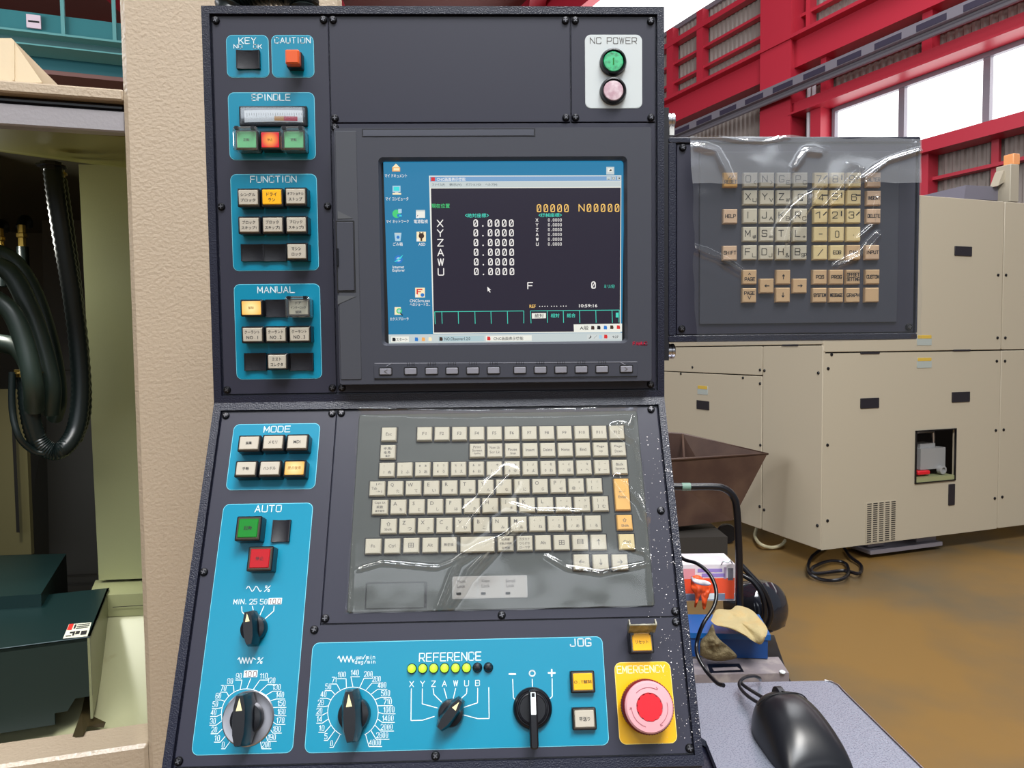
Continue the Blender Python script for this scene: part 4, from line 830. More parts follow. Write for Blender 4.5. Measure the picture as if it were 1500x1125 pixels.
pf = film('plastic_film', UP, [(1012, 199), (1349, 203), (1350, 497), (1020, 506)],
    [([(1140, 365), (1150, 330), (1185, 295)], .009, .0055), ([(1160, 350), (1172, 315), (1205, 270)], .006, .0026), ([(1210, 305), (1232, 283), (1260, 250)], .006, .0026), ([(1240, 240), (1258, 245), (1266, 270)], .003, .0013), ([(1018, 365), (1050, 378), (1085, 400)], .005, .0026), ([(1255, 350), (1278, 330), (1285, 290)], .003, .0015),
     ([(1262, 272), (1300, 235), (1345, 222)], .003, .0014), ([(1013, 215), (1045, 222), (1070, 262)], .0025, .003), ([(1160, 255), (1175, 225), (1185, 222), (1210, 222)], .003, .0025), ([(1225, 390), (1262, 372), (1285, 345)], .006, .0024), ([(1342, 210), (1345, 300), (1338, 490)], .002, .002)],
    .0085, m_film, 160, 130, .0007, seed=8)
tag(pf, 'clear wrinkled plastic film draped over the side keypad', 'plastic film')
pf2 = film('film_flap', UP, [(1012, 198.5), (1350, 202.5), (1349, 268), (1014, 268.5)], [([(1013, 201), (1050, 200), (1080, 206), (1120, 208), (1160, 200)], .002, .0012), ([(1020, 215), (1048, 222), (1068, 262)], .003, .003), ([(1262, 262), (1300, 236), (1348, 221)], .003, .002), ([(1165, 245), (1180, 222), (1200, 225)], .003, .003)], .0105, m_film2, 120, 34, .0008, seed=5)
pf2.parent = pf; pf2.matrix_basis = WM[pf.name].inverted() @ WM[pf2.name]; pf2['label'] = 'hazy doubled flap of film along the top'
# ================================================================== surroundings
def at(x, y, depth):
    d = ray(x, y); f = RM @ Vector((0, 1, 0)); return CAM + d * (depth / d.dot(f))
def onz(x, y, z):
    d = ray(x, y); return CAM + d * ((z - CAM.z) / d.z)
def flat(pts3, name, m, parent=None, thick=0.0, label=None, M=None):
    """polygon through world points, given thickness downwards along its normal"""
    o = pts3[0]; n_ = (pts3[1] - pts3[0]).cross(pts3[2] - pts3[0]).normalized()
    vs = [p - o for p in pts3]; k = len(vs); mb = MB()
    if thick: mb.add(vs + [p - n_ * thick for p in vs], [tuple(range(k)), tuple(reversed(range(k, 2 * k)))] + [(i, k + i, k + (i + 1) % k, (i + 1) % k) for i in range(k)])
    else: mb.add(vs, [tuple(range(k))])
    return link(name, mb.mesh(name, m, False), parent, Matrix.Translation(o), label)
m_floor = mat('ochre coated floor', (132, 100, 50), 0.4, mott=(1.3, (98, 86, 66), .40, .70, 10), bump=(3, .1, .01), spec=.5)
m_cream = mat('orange peel cream paint', (180, 163, 142), 0.27, bump=(230, 0.5, 0.0016, 1), spec=.5)
m_creams = mat('smooth cream paint', (214, 196, 166), 0.35, bump=(240, .2, .001))
m_red = mat('red steel paint', (192, 48, 66), 0.4); m_clad = mat('grey cladding', (146, 136, 130), .6); m_rroof = mat('red brown roof', (124, 76, 72), .7)
m_crane = mat('teal crane paint', (38, 118, 124), .5); m_crane2 = mat('pale teal edge', (96, 160, 160), .5)
m_galv = mat('galvanised tray', (140, 136, 146), .4, .3); m_galvd = mat('dark tray inside', (52, 46, 66), .6)
m_mach = mat('ivory machine paint', (184, 174, 154), .45, bump=(60, .05, .002)); m_machd = mat('machine seam dark', (50, 46, 42), .7)
m_pane = emit('overcast daylight pane', (255, 255, 255), 2.6)
m_olive = mat('olive cream wall', (150, 152, 112), .3, bump=(300, .1, .001)); m_olived = mat('oily olive ceiling', (112, 108, 44), .4)
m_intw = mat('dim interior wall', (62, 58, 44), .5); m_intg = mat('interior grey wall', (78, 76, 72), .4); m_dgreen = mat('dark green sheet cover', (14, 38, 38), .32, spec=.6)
m_hose = mat('black corrugated hose', (16, 26, 26), .35); m_hoseg = mat('dark green hose', (34, 48, 42), .4); m_brass = mat('brass fitting', (190, 160, 84), .3, .9)
m_bed = mat('greenish cream bed', (160, 160, 126), .35, mott=(9, (120, 112, 70), .62, .74, 8))
struct('floor', MB().add([(-30, -12, 0), (20, -12, 0), (20, 45, 0), (-30, 45, 0)], [(0, 1, 2, 3)]).mesh('floor', m_floor))
# ---- roof
struct('ceiling', MB().box(-30, 4, 10.4, 9, 60, 10.5).mesh('ceiling', m_rroof, False))
cl_ = bpy.data.objects['ceiling']
for i in range(9):
    link('purlin', MB().box(-30, 6 + i * 2.6, 10.15, 9, 6.15 + i * 2.6, 10.4).mesh('purlin', m_red, False), cl_)
for i in range(6):
    link('rafter', MB().box(-24 + i * 5, 4, 9.8, -23.6 + i * 5, 60, 10.15).mesh('rafter', m_red, False), cl_)
struct('wall_back', MB().box(-30, 44, 0, -12, 44.2, 10.4).mesh('wall_back', m_clad, False))
# ---- right wall
fwd = Vector((-math.sin(AZ), math.cos(AZ), 0)); rgt = Vector((math.cos(AZ), math.sin(AZ), 0))
WO = CAM + fwd * 8 + rgt * 5.9; WO.z = 0
WA = Fr(WO, -hdir(235), (0, 0, 1))
def wv(x, y, n_=0): return WA.uv(x, y, n_)[1]
def wu(x, y, n_=0): return WA.uv(x, y, n_)[0]
UMIN, UMAX = -32.0, 6.0
v_cl = wv(975, 54); v_wt, v_wb = wv(1223.5, 158.7), wv(1356.6, 212.6); u_wl = wu(1221, 200)
def clad(u0, u1, v0, v1):
    mb = MB(); P_ = .1; n_ = int((u1 - u0) / P_); xs = []
    for i in range(n_ + 1):
        a_ = u0 + i * P_
        for du, z in ((0, 0), (.018, .022), (.05, .022), (.068, 0)):
            if a_ + du <= u1: xs.append((a_ + du, z - .04))
    xs.append((u1, -.04)); k = len(xs)
    return mb.add([(x, v0, z) for x, z in xs] + [(x, v1, z) for x, z in xs], [(i, i + 1, k + i + 1, k + i) for i in range(k - 1)])
mb = clad(UMIN, u_wl, 0, v_cl); m2 = clad(u_wl, UMAX, 0, v_wb); mb.add(m2.v, m2.f); m2 = clad(u_wl, UMAX, v_wt, v_cl); mb.add(m2.v, m2.f)
wall = struct('wall_right', mb.mesh('wall_right', m_clad, False), WA.M())
def wbox(name, u0, u1, v0, v1, n0, n1, m, lab=None, par=None):
    return link(name, MB().box(0, 0, 0, u1 - u0, v1 - v0, n1 - n0).mesh(name, m, False), par or wall, WA.M(u0, v0, n0), lab)
def wline(name, x, y0, y1, ua, ub, n0=0, n1=.12, m=None): return wbox(name, ua, ub, wv(x, y1), wv(x, y0), n0, n1, m or m_red)
uc0, uc1 = wu(1121, 100, .3), wu(1160, 100, .3)
for y in (104, 131, 156): wline('girt', 975, y, y + 3.5, UMIN, uc0)
wline('girt', 975, 72, 79, UMIN, UMAX, 0, .15)
for y in (104, 131): wline('girt', 975, y, y + 3.5, uc1, UMAX)
wline('crane_beam', 975, 163, 194, UMIN, UMAX, 0, .25)
wline('crane_beam_flange', 975, 160, 164, UMIN, UMAX, 0, .4)
for x in (1029, 985): wbox('wall_post', wu(x, 100), wu(x + 9, 100), wv(975, 160), v_cl, 0, .14, m_red)
wbox('wall_post', wu(1190, 30), wu(1196, 30), wv(975, 163), v_cl, 0, .14, m_red)
wbox('steel_column', uc0, uc1, 0, 10.4, 0, .34, m_red, 'broad red steel column')
wbox('column_flange', uc0 - .04, uc1 + .04, 0, 10.4, .34, .37, m_red)
tr = wbox('cable_tray', UMIN, UMAX, wv(1190, 114, .6), wv(1190, 101, .6), .42, .62, m_galv, 'grey cable tray')
for i in range(46):
    uu = UMIN + 14 + i * .55
    wbox('tray_slot', uu, uu + .36, wv(1190, 113, .6), wv(1190, 105, .6), .621, .627, m_galvd)
for y in (118, 123):
    link('conduit', MB().tube([(UMIN, wv(1190, y, .5), .5), (UMAX, wv(1190, y, .5), .5)], .035, 8).mesh('conduit', m_galv), wall, WA.M())
for x in (1185, 1192):
    u_ = wu(x, 150, .2); link('conduit', MB().tube([(u_, 0, .2), (u_, wv(1190, 126, .2), .2)], .03, 8).mesh('conduit', mat('pale conduit', (200, 196, 202), .4)), wall, WA.M())
wline('girt', 1220, 110, 115, uc1, UMAX); wline('girt', 1220, 134, 138, uc1, UMAX)
wline('window_header', 1220, 141, 157, uc1, UMAX, 0, .3); wline('header_flange', 1220, 157, 160, uc1, UMAX, 0, .38)
wbox('wall_post', wu(1213, 130), wu(1221, 130), wv(1220, 141), wv(975, 163), 0, .16, m_red); wbox('wall_post', wu(1362, 60), wu(1377, 60), wv(1220, 141), wv(975, 163), 0, .16, m_red)
wbox('window_jamb', wu(1204, 200), wu(1219, 200), 0, v_wt, 0, .25, m_red)
wline('sill_beam', 1356.6, 213, 232, u_wl, UMAX, 0, .3); wline('girt', 1440, 246, 251, uc1, UMAX)
wbox('wall_post', wu(1357, 250), wu(1374, 250), 0, v_wb, 0, .2, m_red); wbox('wall_post', wu(1455, 250), wu(1466, 250), 0, v_wb, 0, .05, m_red)
# windows
win = struct('window_1', MB().box(u_wl, v_wb, -.03, u_wl + .05, v_wt, .04).box(u_wl, v_wt - .06, -.03, UMAX, v_wt, .04).box(u_wl, v_wb, -.03, UMAX, v_wb + .06, .04).mesh('window_1', m_galv, False), WA.M())
ul = [u_wl, wu(1322, 180), wu(1447, 120), UMAX]
for i in range(3): link('window_pane', MB().box(ul[i] + .02, v_wb, -.05, ul[i + 1] - .02, v_wt, -.04).mesh('window_pane', m_pane, False), win, WA.M())
for u_ in ul[1:3]: link('mullion', MB().box(u_ - .04, v_wb, -.04, u_ + .04, v_wt, .03).mesh('mullion', m_galv, False), win, WA.M())
w2 = struct('window_2', MB().box(UMIN, v_cl, -.05, UMAX, v_cl + .08, .03).mesh('window_2', m_galv, False), WA.M())
link('window_pane', MB().box(UMIN, v_cl + .08, -.05, UMAX, v_cl + 1.7, -.04).mesh('window_pane', m_pane, False), w2, WA.M())
wbox('eaves_beam', UMIN, UMAX, v_cl + 1.7, 10.4, -.1, .2, m_red)
# ---- crane
cr0 = at(-60, 30, 10); CR = Fr((cr0.x, cr0.y, 0), hdir(4200) * .9945 + fwd * .04, (0, 0, 1))
crane = tag(link('overhead_crane', None, None, CR.M()), 'teal overhead crane girder under the red roof, far behind the open machine', 'crane')
def cbox(name, y0, y1, n0, n1, m, u0=-9, u1=9, lab=None):
    va, vb = CR.uv(85, y1, n1)[1], CR.uv(85, y0, n1)[1]
    return link(name, MB().box(u0, va, n0, u1, vb, n1).mesh(name, m, False), crane, CR.M(), lab)
cbox('girder', 23, 50, -.4, 0, m_crane); cbox('girder_flange', 49, 52, -.4, .12, m_crane2); cbox('walkway', 53, 69, -.5, -.1, mat('dim teal deck', (50, 92, 94), .6)); cbox('walkway_edge', 68, 70, -.5, -.05, m_crane2)
cbox('lower_girder', 78, 104, -1.2, -.6, mat('deep teal', (24, 92, 100), .5)); cbox('lower_flange', 104, 110, -1.2, -.5, mat('brown flange', (120, 84, 78), .6))
for x in (90, 165, -20): 
    u_ = CR.uv(x, 30, .01)[0]; link('stiffener', MB().box(u_, CR.uv(85, 52)[1], 0, u_ + .05, CR.uv(85, -30)[1], .05).mesh('stiffener', m_crane2, False), crane, CR.M())
r_ = CR.rect(38.5, 21.5, 59.5, 41, .06); sg = link('sign_board', MB().box(r_[0], r_[1], .03, r_[2], r_[3], .06).mesh('sign_board', mat('white sign', (222, 204, 216), .5), False), crane, CR.M())
r_ = CR.rect(41, 30, 57, 32.5, .07); link('minus_mark', MB().box(r_[0], r_[1], .06, r_[2], r_[3], .066).mesh('minus_mark', m_ink, False), sg, CR.M())
# ------------------------------------------------------------------ the machine at the left
ML = Fr(at(190, 400, .88), hdir(4500), (0, 0, 1))
mach = tag(link('machining_centre', None, None, Matrix.Translation((ML.O.x, ML.O.y, 0))), 'cream machining centre standing open at the left of the console', 'machine tool')
def mbox(name, q, n0, n1, m, lab=None, ch=0, r=.001, par=None):
    u0, v0, u1, v1 = q; mb = MB().rr(0, 0, u1 - u0, v1 - v0, r, n0, n1, ch, 3); return link(name, mb.mesh(name, m), par or mach, ML.M((u0 + u1) / 2, (v0 + v1) / 2), lab)
uP = (ML.uv(178, 185)[0] + ML.uv(219, 1100)[0]) / 2; uR = ML.uv(501, 6)[0]; zf = -ML.O.z
mbox('door_pillar', (uP, zf, uR, 1.9), -.22, 0, m_cream, 'broad cream painted pillar with orange peel texture', .006, .006)
vb1 = ML.uv(88, 122)[1]; vb2 = ML.uv(88, 139)[1]; vb3 = ML.uv(88, 152)[1]; vb4 = ML.uv(88, 184)[1]; uL = -1.6
mbox('top_beam', (uL, vb2, uP - .0005, vb1), -.12, -.004, m_cream, None, .002, .002)
mbox('door_gasket', (uL, vb3, uP - .0005, vb2), -.2, -.016, m_black, 'black rubber gasket with flecks', .004, .002)
mbox('lintel', (uL, vb4, uP - .0005, vb3), -.03, -.012, mat('grey lintel', (150, 146, 150), .3, bump=(260, .3, .001)), None, .002, .002)
vs_ = ML.uv(110, 1107)[1]; mbox('sill', (uL, zf, uP - .0005, vs_), -.06, -.002, m_cream, None, .004, .003)
P_ = [ML.uv(x, y, -.08) for x, y in ((-300, 130), (62, 121), (17, 56), (-300, 54))]
link('top_housing', MB().prism(P_, -.3, -.08).mesh('top_housing', m_creams), mach, ML.M()); P_ = [ML.uv(x, y, -.08) for x, y in ((19.3, 118), (21.8, 118), (21.8, 62), (19.3, 58))]
link('housing_seam', MB().prism(P_, -.08, -.0785).mesh('housing_seam', m_creams), mach, ML.M())
def dn(dep, x=150): return (at(x, 505, dep) - ML.O).dot(ML.N)
def mpoly(name, pts, m, th=0, lab=None, par=None): return flat([at(*p) for p in pts], name, m, par or mach, th, lab)
mpoly('inner_ceiling', [(-400, 150, .84), (235, 192, .9), (235, 243, 1.2), (235, 262, 1.9), (-400, 262, 1.9)], m_olived, .01)
mpoly('side_panel', [(144.7, 850, 1.2), (240, 846, 1.2), (240, 243, 1.2), (115, 240.6, 1.2)], m_olive, .02, 'olive cream inner wall panel')
mpoly('ledge', [(130, 873, 1.126), (240, 868, 1.13), (240, 846, 1.22), (140, 850, 1.22)], m_olive, .0)
mpoly('ledge_face', [(130, 905, 1.126), (240, 900, 1.13), (240, 868, 1.13), (130, 873, 1.126)], m_olive, .0)
mpoly('ledge_groove', [(165, 890, 1.124), (240, 885, 1.124), (240, 884, 1.124), (165, 889, 1.124)], m_machd)
mpoly('machine_bed', [(-60, 1150, .88), (240, 1100, .94), (240, 900, 1.13), (100, 905, 1.13), (-60, 905, 1.13)], m_bed, .01, 'greenish cream machine bed with oily stains')
link('enclosure', MB().box(-1.75, zf, -1.2, -1.6, .226, 0).box(-1.75, .226, -1.2, uR, .234, -.13).box(uR - .02, zf, -1.2, uR, .226, -.2).box(-1.75, zf, -1.2, uR, .226, -1.18).mesh('enclosure', m_intw), mach, ML.M())  # unseen walls and roof, added so light enters only by the opening
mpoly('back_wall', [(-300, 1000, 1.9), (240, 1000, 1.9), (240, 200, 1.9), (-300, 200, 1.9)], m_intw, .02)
mpoly('back_panel', [(76, 990, 1.7), (200, 990, 1.7), (160, 300, 1.7), (60, 262, 1.7)], m_intg, .01, 'grey back panel'); mpoly('back_panel', [(-50, 815, 1.6), (46, 812, 1.6), (36, 570, 1.6), (-50, 570, 1.6)], mat('ochre cream back panel', (150, 140, 96), .45), .01, 'ochre cream back panel')
mpoly('back_panel', [(24, 780, 1.58), (29, 780, 1.58), (20, 575, 1.58), (15, 575, 1.58)], m_machd)
mpoly('panel_seam', [(80, 543, 1.68), (115, 543, 1.68), (115, 541.5, 1.68), (80, 541.5, 1.68)], m_machd); mpoly('panel_seam', [(70, 845, 1.68), (142, 842, 1.68), (142, 840, 1.68), (70, 843, 1.68)], m_machd)
wl = at(-120, 330, 1.15); area('work_lamp', wl, at(150, 700, 1.1), .12, .06, 2.2, (1, 1, .9))  # hidden fill added to brighten the machine interior
zt_ = at(131, 934, .95).z
c1, c2 = onz(131.4, 934.3, zt_), onz(160, 861, zt_); c0 = c1 - (c2 - c1).cross(Vector((0, 0, 1))).normalized() * .8; d_ = (onz(0, 951.6, zt_) - c1).normalized(); c0 = c1 + d_ * .7; c3 = c2 + d_ * .7
bxh = at(137, 1055, .95).z
cov = flat([c0, c1, c2, c3], 'way_cover', m_dgreen, mach, .004, 'large dark green sheet metal cover')
dz = Vector((0, 0, bxh - zt_)); flat([c1 + dz, c2 + dz * .62, c2, c1], 'cover_side', mat('greenish grey side plate', (124, 128, 96), .35), cov, .003, 'greenish grey side plate')
e1 = c1 + d_ * .045; flat([c0 + dz * .95, e1 + dz, e1 + dz * .86, e1 * .4 + (c1 + d_ * .02) * .6 + dz * .86, (c1 + d_ * .02) + dz * .72, c1 + dz * .72, c1, c0], 'cover_front', m_dgreen, cov, .003)
flat([c1 + d_ * .7 + Vector((0, 0, .001)), c1 + Vector((0, 0, .001)), c1 + Vector((0, 0, .001)) + (c2 - c1) * .012, c1 + d_ * .7 + Vector((0, 0, .001)) + (c2 - c1) * .012], 'cover_fold', mat('worn fold edge', (90, 104, 110), .3), cov)  # paler strip along the front fold of the cover
q = [onz(x, y, zt_ + .0015) for x, y in ((92, 935.5), (128, 932), (134.2, 911.5), (101, 914.5))]; stk = flat(q, 'warning_sticker', mat('white sticker', (226, 226, 206), .5), cov, 0, 'white safety sticker with red corner')
def sub(q, a_, b_, c_, d__, z=.0006):
    f = lambda s, t: (q[0] * (1 - s) + q[1] * s) * (1 - t) + (q[3] * (1 - s) + q[2] * s) * t + Vector((0, 0, z)); return [f(a_, b_), f(c_, b_), f(c_, d__), f(a_, d__)]
flat(sub(q, .02, .55, .22, .98), 'sticker_panel', mat('sticker red', (214, 40, 30), .5), stk)
for a_, b_, c_, d__ in ((.28, .62, .36, .92), (.4, .85, .95, .9), (.4, .72, .95, .77), (.4, .6, .9, .65), (.08, .1, .3, .16), (.34, .12, .42, .42), (.45, .2, .62, .42), (.68, .12, .92, .4), (.2, .3, .34, .4)): flat(sub(q, a_, b_, c_, d__), 'sticker_print', m_ink, stk)
flat([onz(97, 811, zt_ + .02), onz(60, 870, zt_ + .02), onz(-250, 890, zt_ + .02), onz(-250, 820, zt_ + .02)][::-1], 'rear_cover', m_dgreen, mach, .12, 'second dark green cover behind')
mpoly('pump_block', [(-60, 1140, .93), (50, 1110, .93), (82, 1000, 1.05), (-60, 1000, 1.05)], m_black, .03, 'black shaded block under the cover')  # black block put in for the shade below the cover
mpoly('bed_crack', [(105, 1082, .93), (122, 1078, .93), (128, 1064, .95), (152, 1066, .95), (155, 1058, .95), (134, 1048, .97), (136, 1008, 1.0), (128, 1000, 1.0), (120, 1040, .97)], mat('black oily stain', (52, 44, 24), .4), 0, 'dark oily stain on the bed')
def hose(name, pts, r, m, lab=None, ribs=None, sm=6, n=12, par=None, cat=None):
    P = [at(*p) for p in pts]; o = P[0]; mb = MB().tube([p - o for p in P], r, n, sm, ribs); return link(name, mb.mesh(name, m, ang=60), par, Matrix.Translation(o), lab)
hose('corrugated_hose', [(77, 243, 1.05), (84, 300, 1.05), (95, 370, 1.06), (105, 430, 1.07), (114, 500, 1.08), (118, 570, 1.08), (112, 625, 1.07), (95, 655, 1.05), (75, 661, 1.04), (54, 643, 1.03), (43, 600, 1.02), (39, 550, 1.02)], .0135, m_hose, 'black corrugated hose hanging in a loop', .9, 14, 12, mach)
hose('corrugated_hose', [(87, 262, 1.1), (97, 330, 1.1), (109, 420, 1.1), (120, 520, 1.1), (123, 600, 1.1), (110, 645, 1.1)], .011, m_hose, 'thinner black corrugated hose beside the loop', .9, 14, 10, mach)
for i, (p, r) in enumerate((([(-20, 362, 1.1), (20, 380, 1.1), (50, 425, 1.1), (72, 490, 1.1), (84, 550, 1.1), (86, 590, 1.1), (80, 612, 1.12)], .011), ([(-20, 385, 1.05), (15, 400, 1.05), (42, 450, 1.05), (62, 510, 1.05), (74, 565, 1.05), (72, 605, 1.06)], .014), ([(-20, 430, 1.0), (15, 455, 1.0), (35, 500, 1.0), (48, 560, 1.0), (50, 600, 1.02)], .013), ([(-20, 500, 1.2), (25, 510, 1.2), (45, 540, 1.2), (40, 560, 1.2)], .016))):
    hose('coolant_hose', p, r, m_hoseg, ('outermost arching dark green hose', 'thick dark green hose inside the outer arch', 'inner dark green hose', 'short dark hose elbow')[i], None, 8, 14, mach)
hose('thin_cable', [(18, 545, 1.0), (18, 600, 1.0), (28, 640, 1.0), (48, 660, 1.02), (66, 664, 1.03)], .0045, m_hose, None, None, 8, 8, mach)
for x, y0, y1, d in ((33, 330, 362, 1.3), (1, 335, 366, 1.3), (86, 246, 264, 1.1), (39, 541, 552, 1.02), (76, 238, 250, 1.05)):
    p0, p1 = at(x, y0, d), at(x, y1, d); rr_ = .0065 if d > 1.2 else (.015 if x != 86 else .009)
    link('hose_fitting', MB().lathe([(rr_, 0), (rr_, (p0 - p1).length * .4), (rr_ * 1.4, (p0 - p1).length * .45), (rr_ * 1.4, (p0 - p1).length * .6), (rr_, (p0 - p1).length * .65), (rr_, (p0 - p1).length)], 8).mesh('hose_fitting', m_brass if x != 76 else m_black, ang=20), mach, Matrix.Translation(p1))
for x in (33, 1): hose('down_pipe', [(x, 362, 1.3), (x + 1, 380, 1.3), (x + 2, 420, 1.3)], .01, m_hose, None, None, 4, 10, mach)
for x, y in ((38, 322), (4, 328)): hose('pipe_elbow', [(x - 8, y + 12, 1.32), (x - 4, y, 1.34), (x + 2, y, 1.38), (x + 4, y + 8, 1.4)], .008, m_hose, None, None, 4, 10, mach)
# mounting arm joining console and pillar, and the conduit over the console
link('mounting_arm', MB().box(-.16, .125, FOLD_Z + .05, -.10, .36, FOLD_Z + .2).mesh('mounting_arm', m_rim), console)
cg = hose('flexible_conduit', [(338, 100, .70), (338, 16, .70), (352, -6, .70), (385, -16, .70), (425, -14, .70), (442, 4, .70), (446, 20, .70), (446, 100, .70)], .016, m_hose, None, .86, 10, 14)
tag(cg, 'ribbed black conduit arching over the top left of the console', 'conduit')
# ------------------------------------------------------------------ far machine at the right
zb_ = .12; cn = onz(1203, 807, zb_); cn = Vector((cn.x, cn.y, 0))
uLd, uRd = -hdir(375), hdir(3850); FL = Fr(cn, uLd, (0, 0, 1)); FR_ = Fr(cn, uRd, (0, 0, 1))
topz = FR_.uv(1351.6, 285.3)[1]
far = tag(link('machine_enclosure', None, None, Matrix.Translation(cn)), 'large ivory machine enclosure standing behind the side keypad', 'machine tool')
pA = cn - uLd * 6; pB = cn + uRd * 5; pC = pB - uLd * 6
fp = [p - cn for p in (cn - uLd * .42 + uRd * .42, pB - uLd * .42, pC, pA + uRd * .42)]
link('inner_body', MB().prism([(p.x, p.y) for p in fp], zb_ + .06, topz - .02).mesh('inner_body', m_machd, False), far, Matrix.Translation(cn))
def pan(fr, x0, y0, x1, y1, name='body_panel', hole=None, vtop=None, vbot=None, u0=None, u1=None, m=None, n1=0.0):
    a = fr.rect(x0, y0, x1, y1); U0 = a[0] if u0 is None else u0; U1 = a[2] if u1 is None else u1; V0 = a[1] if vbot is None else vbot; V1 = a[3] if vtop is None else vtop; e = .004; mb = MB()
    if hole:
        h = fr.rect(*hole)
        for r in ((U0 + e, V0 + e, U1 - e, h[1]), (U0 + e, h[3], U1 - e, V1 - e), (U0 + e, h[1], h[0], h[3]), (h[2], h[1], U1 - e, h[3])): mb.box(r[0], r[1], -.02, r[2], r[3], n1)
        mb.box(h[0], h[1], -.35, h[2], h[1] + .01, -.02).box(h[0], h[3] - .01, -.35, h[2], h[3], -.02)
    else: mb.rr((U0 + U1) / 2, (V0 + V1) / 2, U1 - U0 - 2 * e, V1 - V0 - 2 * e, .01, -.02, n1, .003, 2)
    return link(name, mb.mesh(name, m or m_mach, ang=20), far, fr.M())
uS = FR_.uv(1465.5, 560)[0]; vS = FR_.uv(1330, 515)[1]; uSL = FL.uv(1116.3, 640)[0]; vSL = FL.uv(1050, 547.5)[1]; vM = FL.uv(1150, 506)[1]
HO = (1340, 629, 1399, 706)
pan(FR_, 0, 0, 1, 1, u0=0, u1=uS, vbot=vS, vtop=topz); pan(FR_, 0, 0, 1, 1, u0=uS, u1=5, vbot=vS, vtop=topz)
pan(FR_, 0, 0, 1, 1, u0=uS, u1=5, vbot=zb_, vtop=vS); pan(FR_, 0, 0, 1, 1, u0=0, u1=uS, vbot=zb_, vtop=vS, hole=HO)
pan(FL, 0, 0, 1, 1, u0=uSL, u1=0, vbot=zb_, vtop=vM); pan(FL, 0, 0, 1, 1, u0=-6, u1=uSL, vbot=zb_, vtop=vSL); pan(FL, 0, 0, 1, 1, u0=-6, u1=uSL, vbot=vSL, vtop=vM); pan(FL, 0, 0, 1, 1, u0=-6, u1=0, vbot=vM, vtop=topz)
def fx(fr, name, x0, y0, x1, y1, m, n1=.006, lab=None, par=None, n0=0.0):
    a = fr.rect(x0, y0, x1, y1); return link(name, MB().rr(0, 0, a[2] - a[0], a[3] - a[1], .004, n0, n1, .001, 2).mesh(name, m), par or far, fr.M((a[0] + a[2]) / 2, (a[1] + a[3]) / 2), lab)
m_pull = mat('dark recessed pull', (34, 32, 40), .4); m_lab = mat('pale blue grey label', (168, 176, 172), .5); m_laby = mat('label yellow band', (206, 172, 70), .5)
for fr, b_ in ((FR_, (1398, 361, 1423, 375)), (FR_, (1260, 583, 1287, 598)), (FR_, (1394, 574, 1420, 589)), (FL, (1021, 587, 1039, 600)), (FR_, (1389, 709, 1398, 740))):
    o = fx(fr, 'recessed_pull', *b_, m_pull); fx(fr, 'pull_lip', b_[0] + 2, b_[1] + 3, b_[2] - 1, b_[3] - 2, mat('pull lip', (60, 54, 54), .5), .004, None, o, .003)
for fr, b_ in ((FR_, (1343, 491, 1364.5, 506)), (FR_, (1343, 524, 1364.5, 539)), (FL, (1022, 565, 1037, 578))):
    o = fx(fr, 'caution_label', *b_, m_lab, .003); fx(fr, 'label_band', b_[0] + .5, b_[1], b_[2] - .5, b_[1] + 5, m_laby, .0042, None, o, .002)
for b_ in ((1260, 516, 1288, 518.5), (1396, 512, 1421, 514.5)): fx(FR_, 'vent_slot', *b_, m_pull)
fx(FL, 'vent_slot', 1146, 504.5, 1170, 507, m_pull)
scr = [(FR_, p) for p in ((1213, 540), (1218, 519.5), (1212, 652), (1212, 763), (1462, 403), (1473.5, 403), (1461, 495), (1472.5, 495), (1460, 529), (1472, 529), (1458.5, 630.5), (1470, 629.5), (1457, 730), (1468, 728))] + [(FL, p) for p in ((1014.5, 538), (997.5, 547.5), (1088.5, 553.5), (1113.5, 542), (1120, 543), (1113.5, 562), (1199, 546.5), (1114, 652), (1113, 742), (1119.5, 747), (1197.5, 770))]
lm = MB().lathe([(.011, 0), (.01, .004), (.005, .006)], 12).mesh('panel_lock', m_black)
for fr, (x, y) in scr: u, v = fr.uv(x, y); link('panel_lock', lm, far, fr.M(u, v))
g_ = FR_.rect(1268, 735, 1312, 793); gp = link('vent_plate', MB().rr(0, 0, g_[2] - g_[0], g_[3] - g_[1], .004, 0, .004).mesh('vent_plate', m_mach), far, FR_.M((g_[0] + g_[2]) / 2, (g_[1] + g_[3]) / 2))
mb = MB(); gw, gh = g_[2] - g_[0], g_[3] - g_[1]
for j in range(19):
    for i in range(5): mb.box(-gw / 2 + gw * (i + .15) / 5, -gh / 2 + gh * (j + .25) / 19, .004, -gw / 2 + gw * (i + .85) / 5, -gh / 2 + gh * (j + .75) / 19, .0048)
tag(link('louvre_slots', mb.mesh('louvre_slots', m_machd, False), gp, FR_.M((g_[0] + g_[2]) / 2, (g_[1] + g_[3]) / 2)), None, None, None, 'stuff')
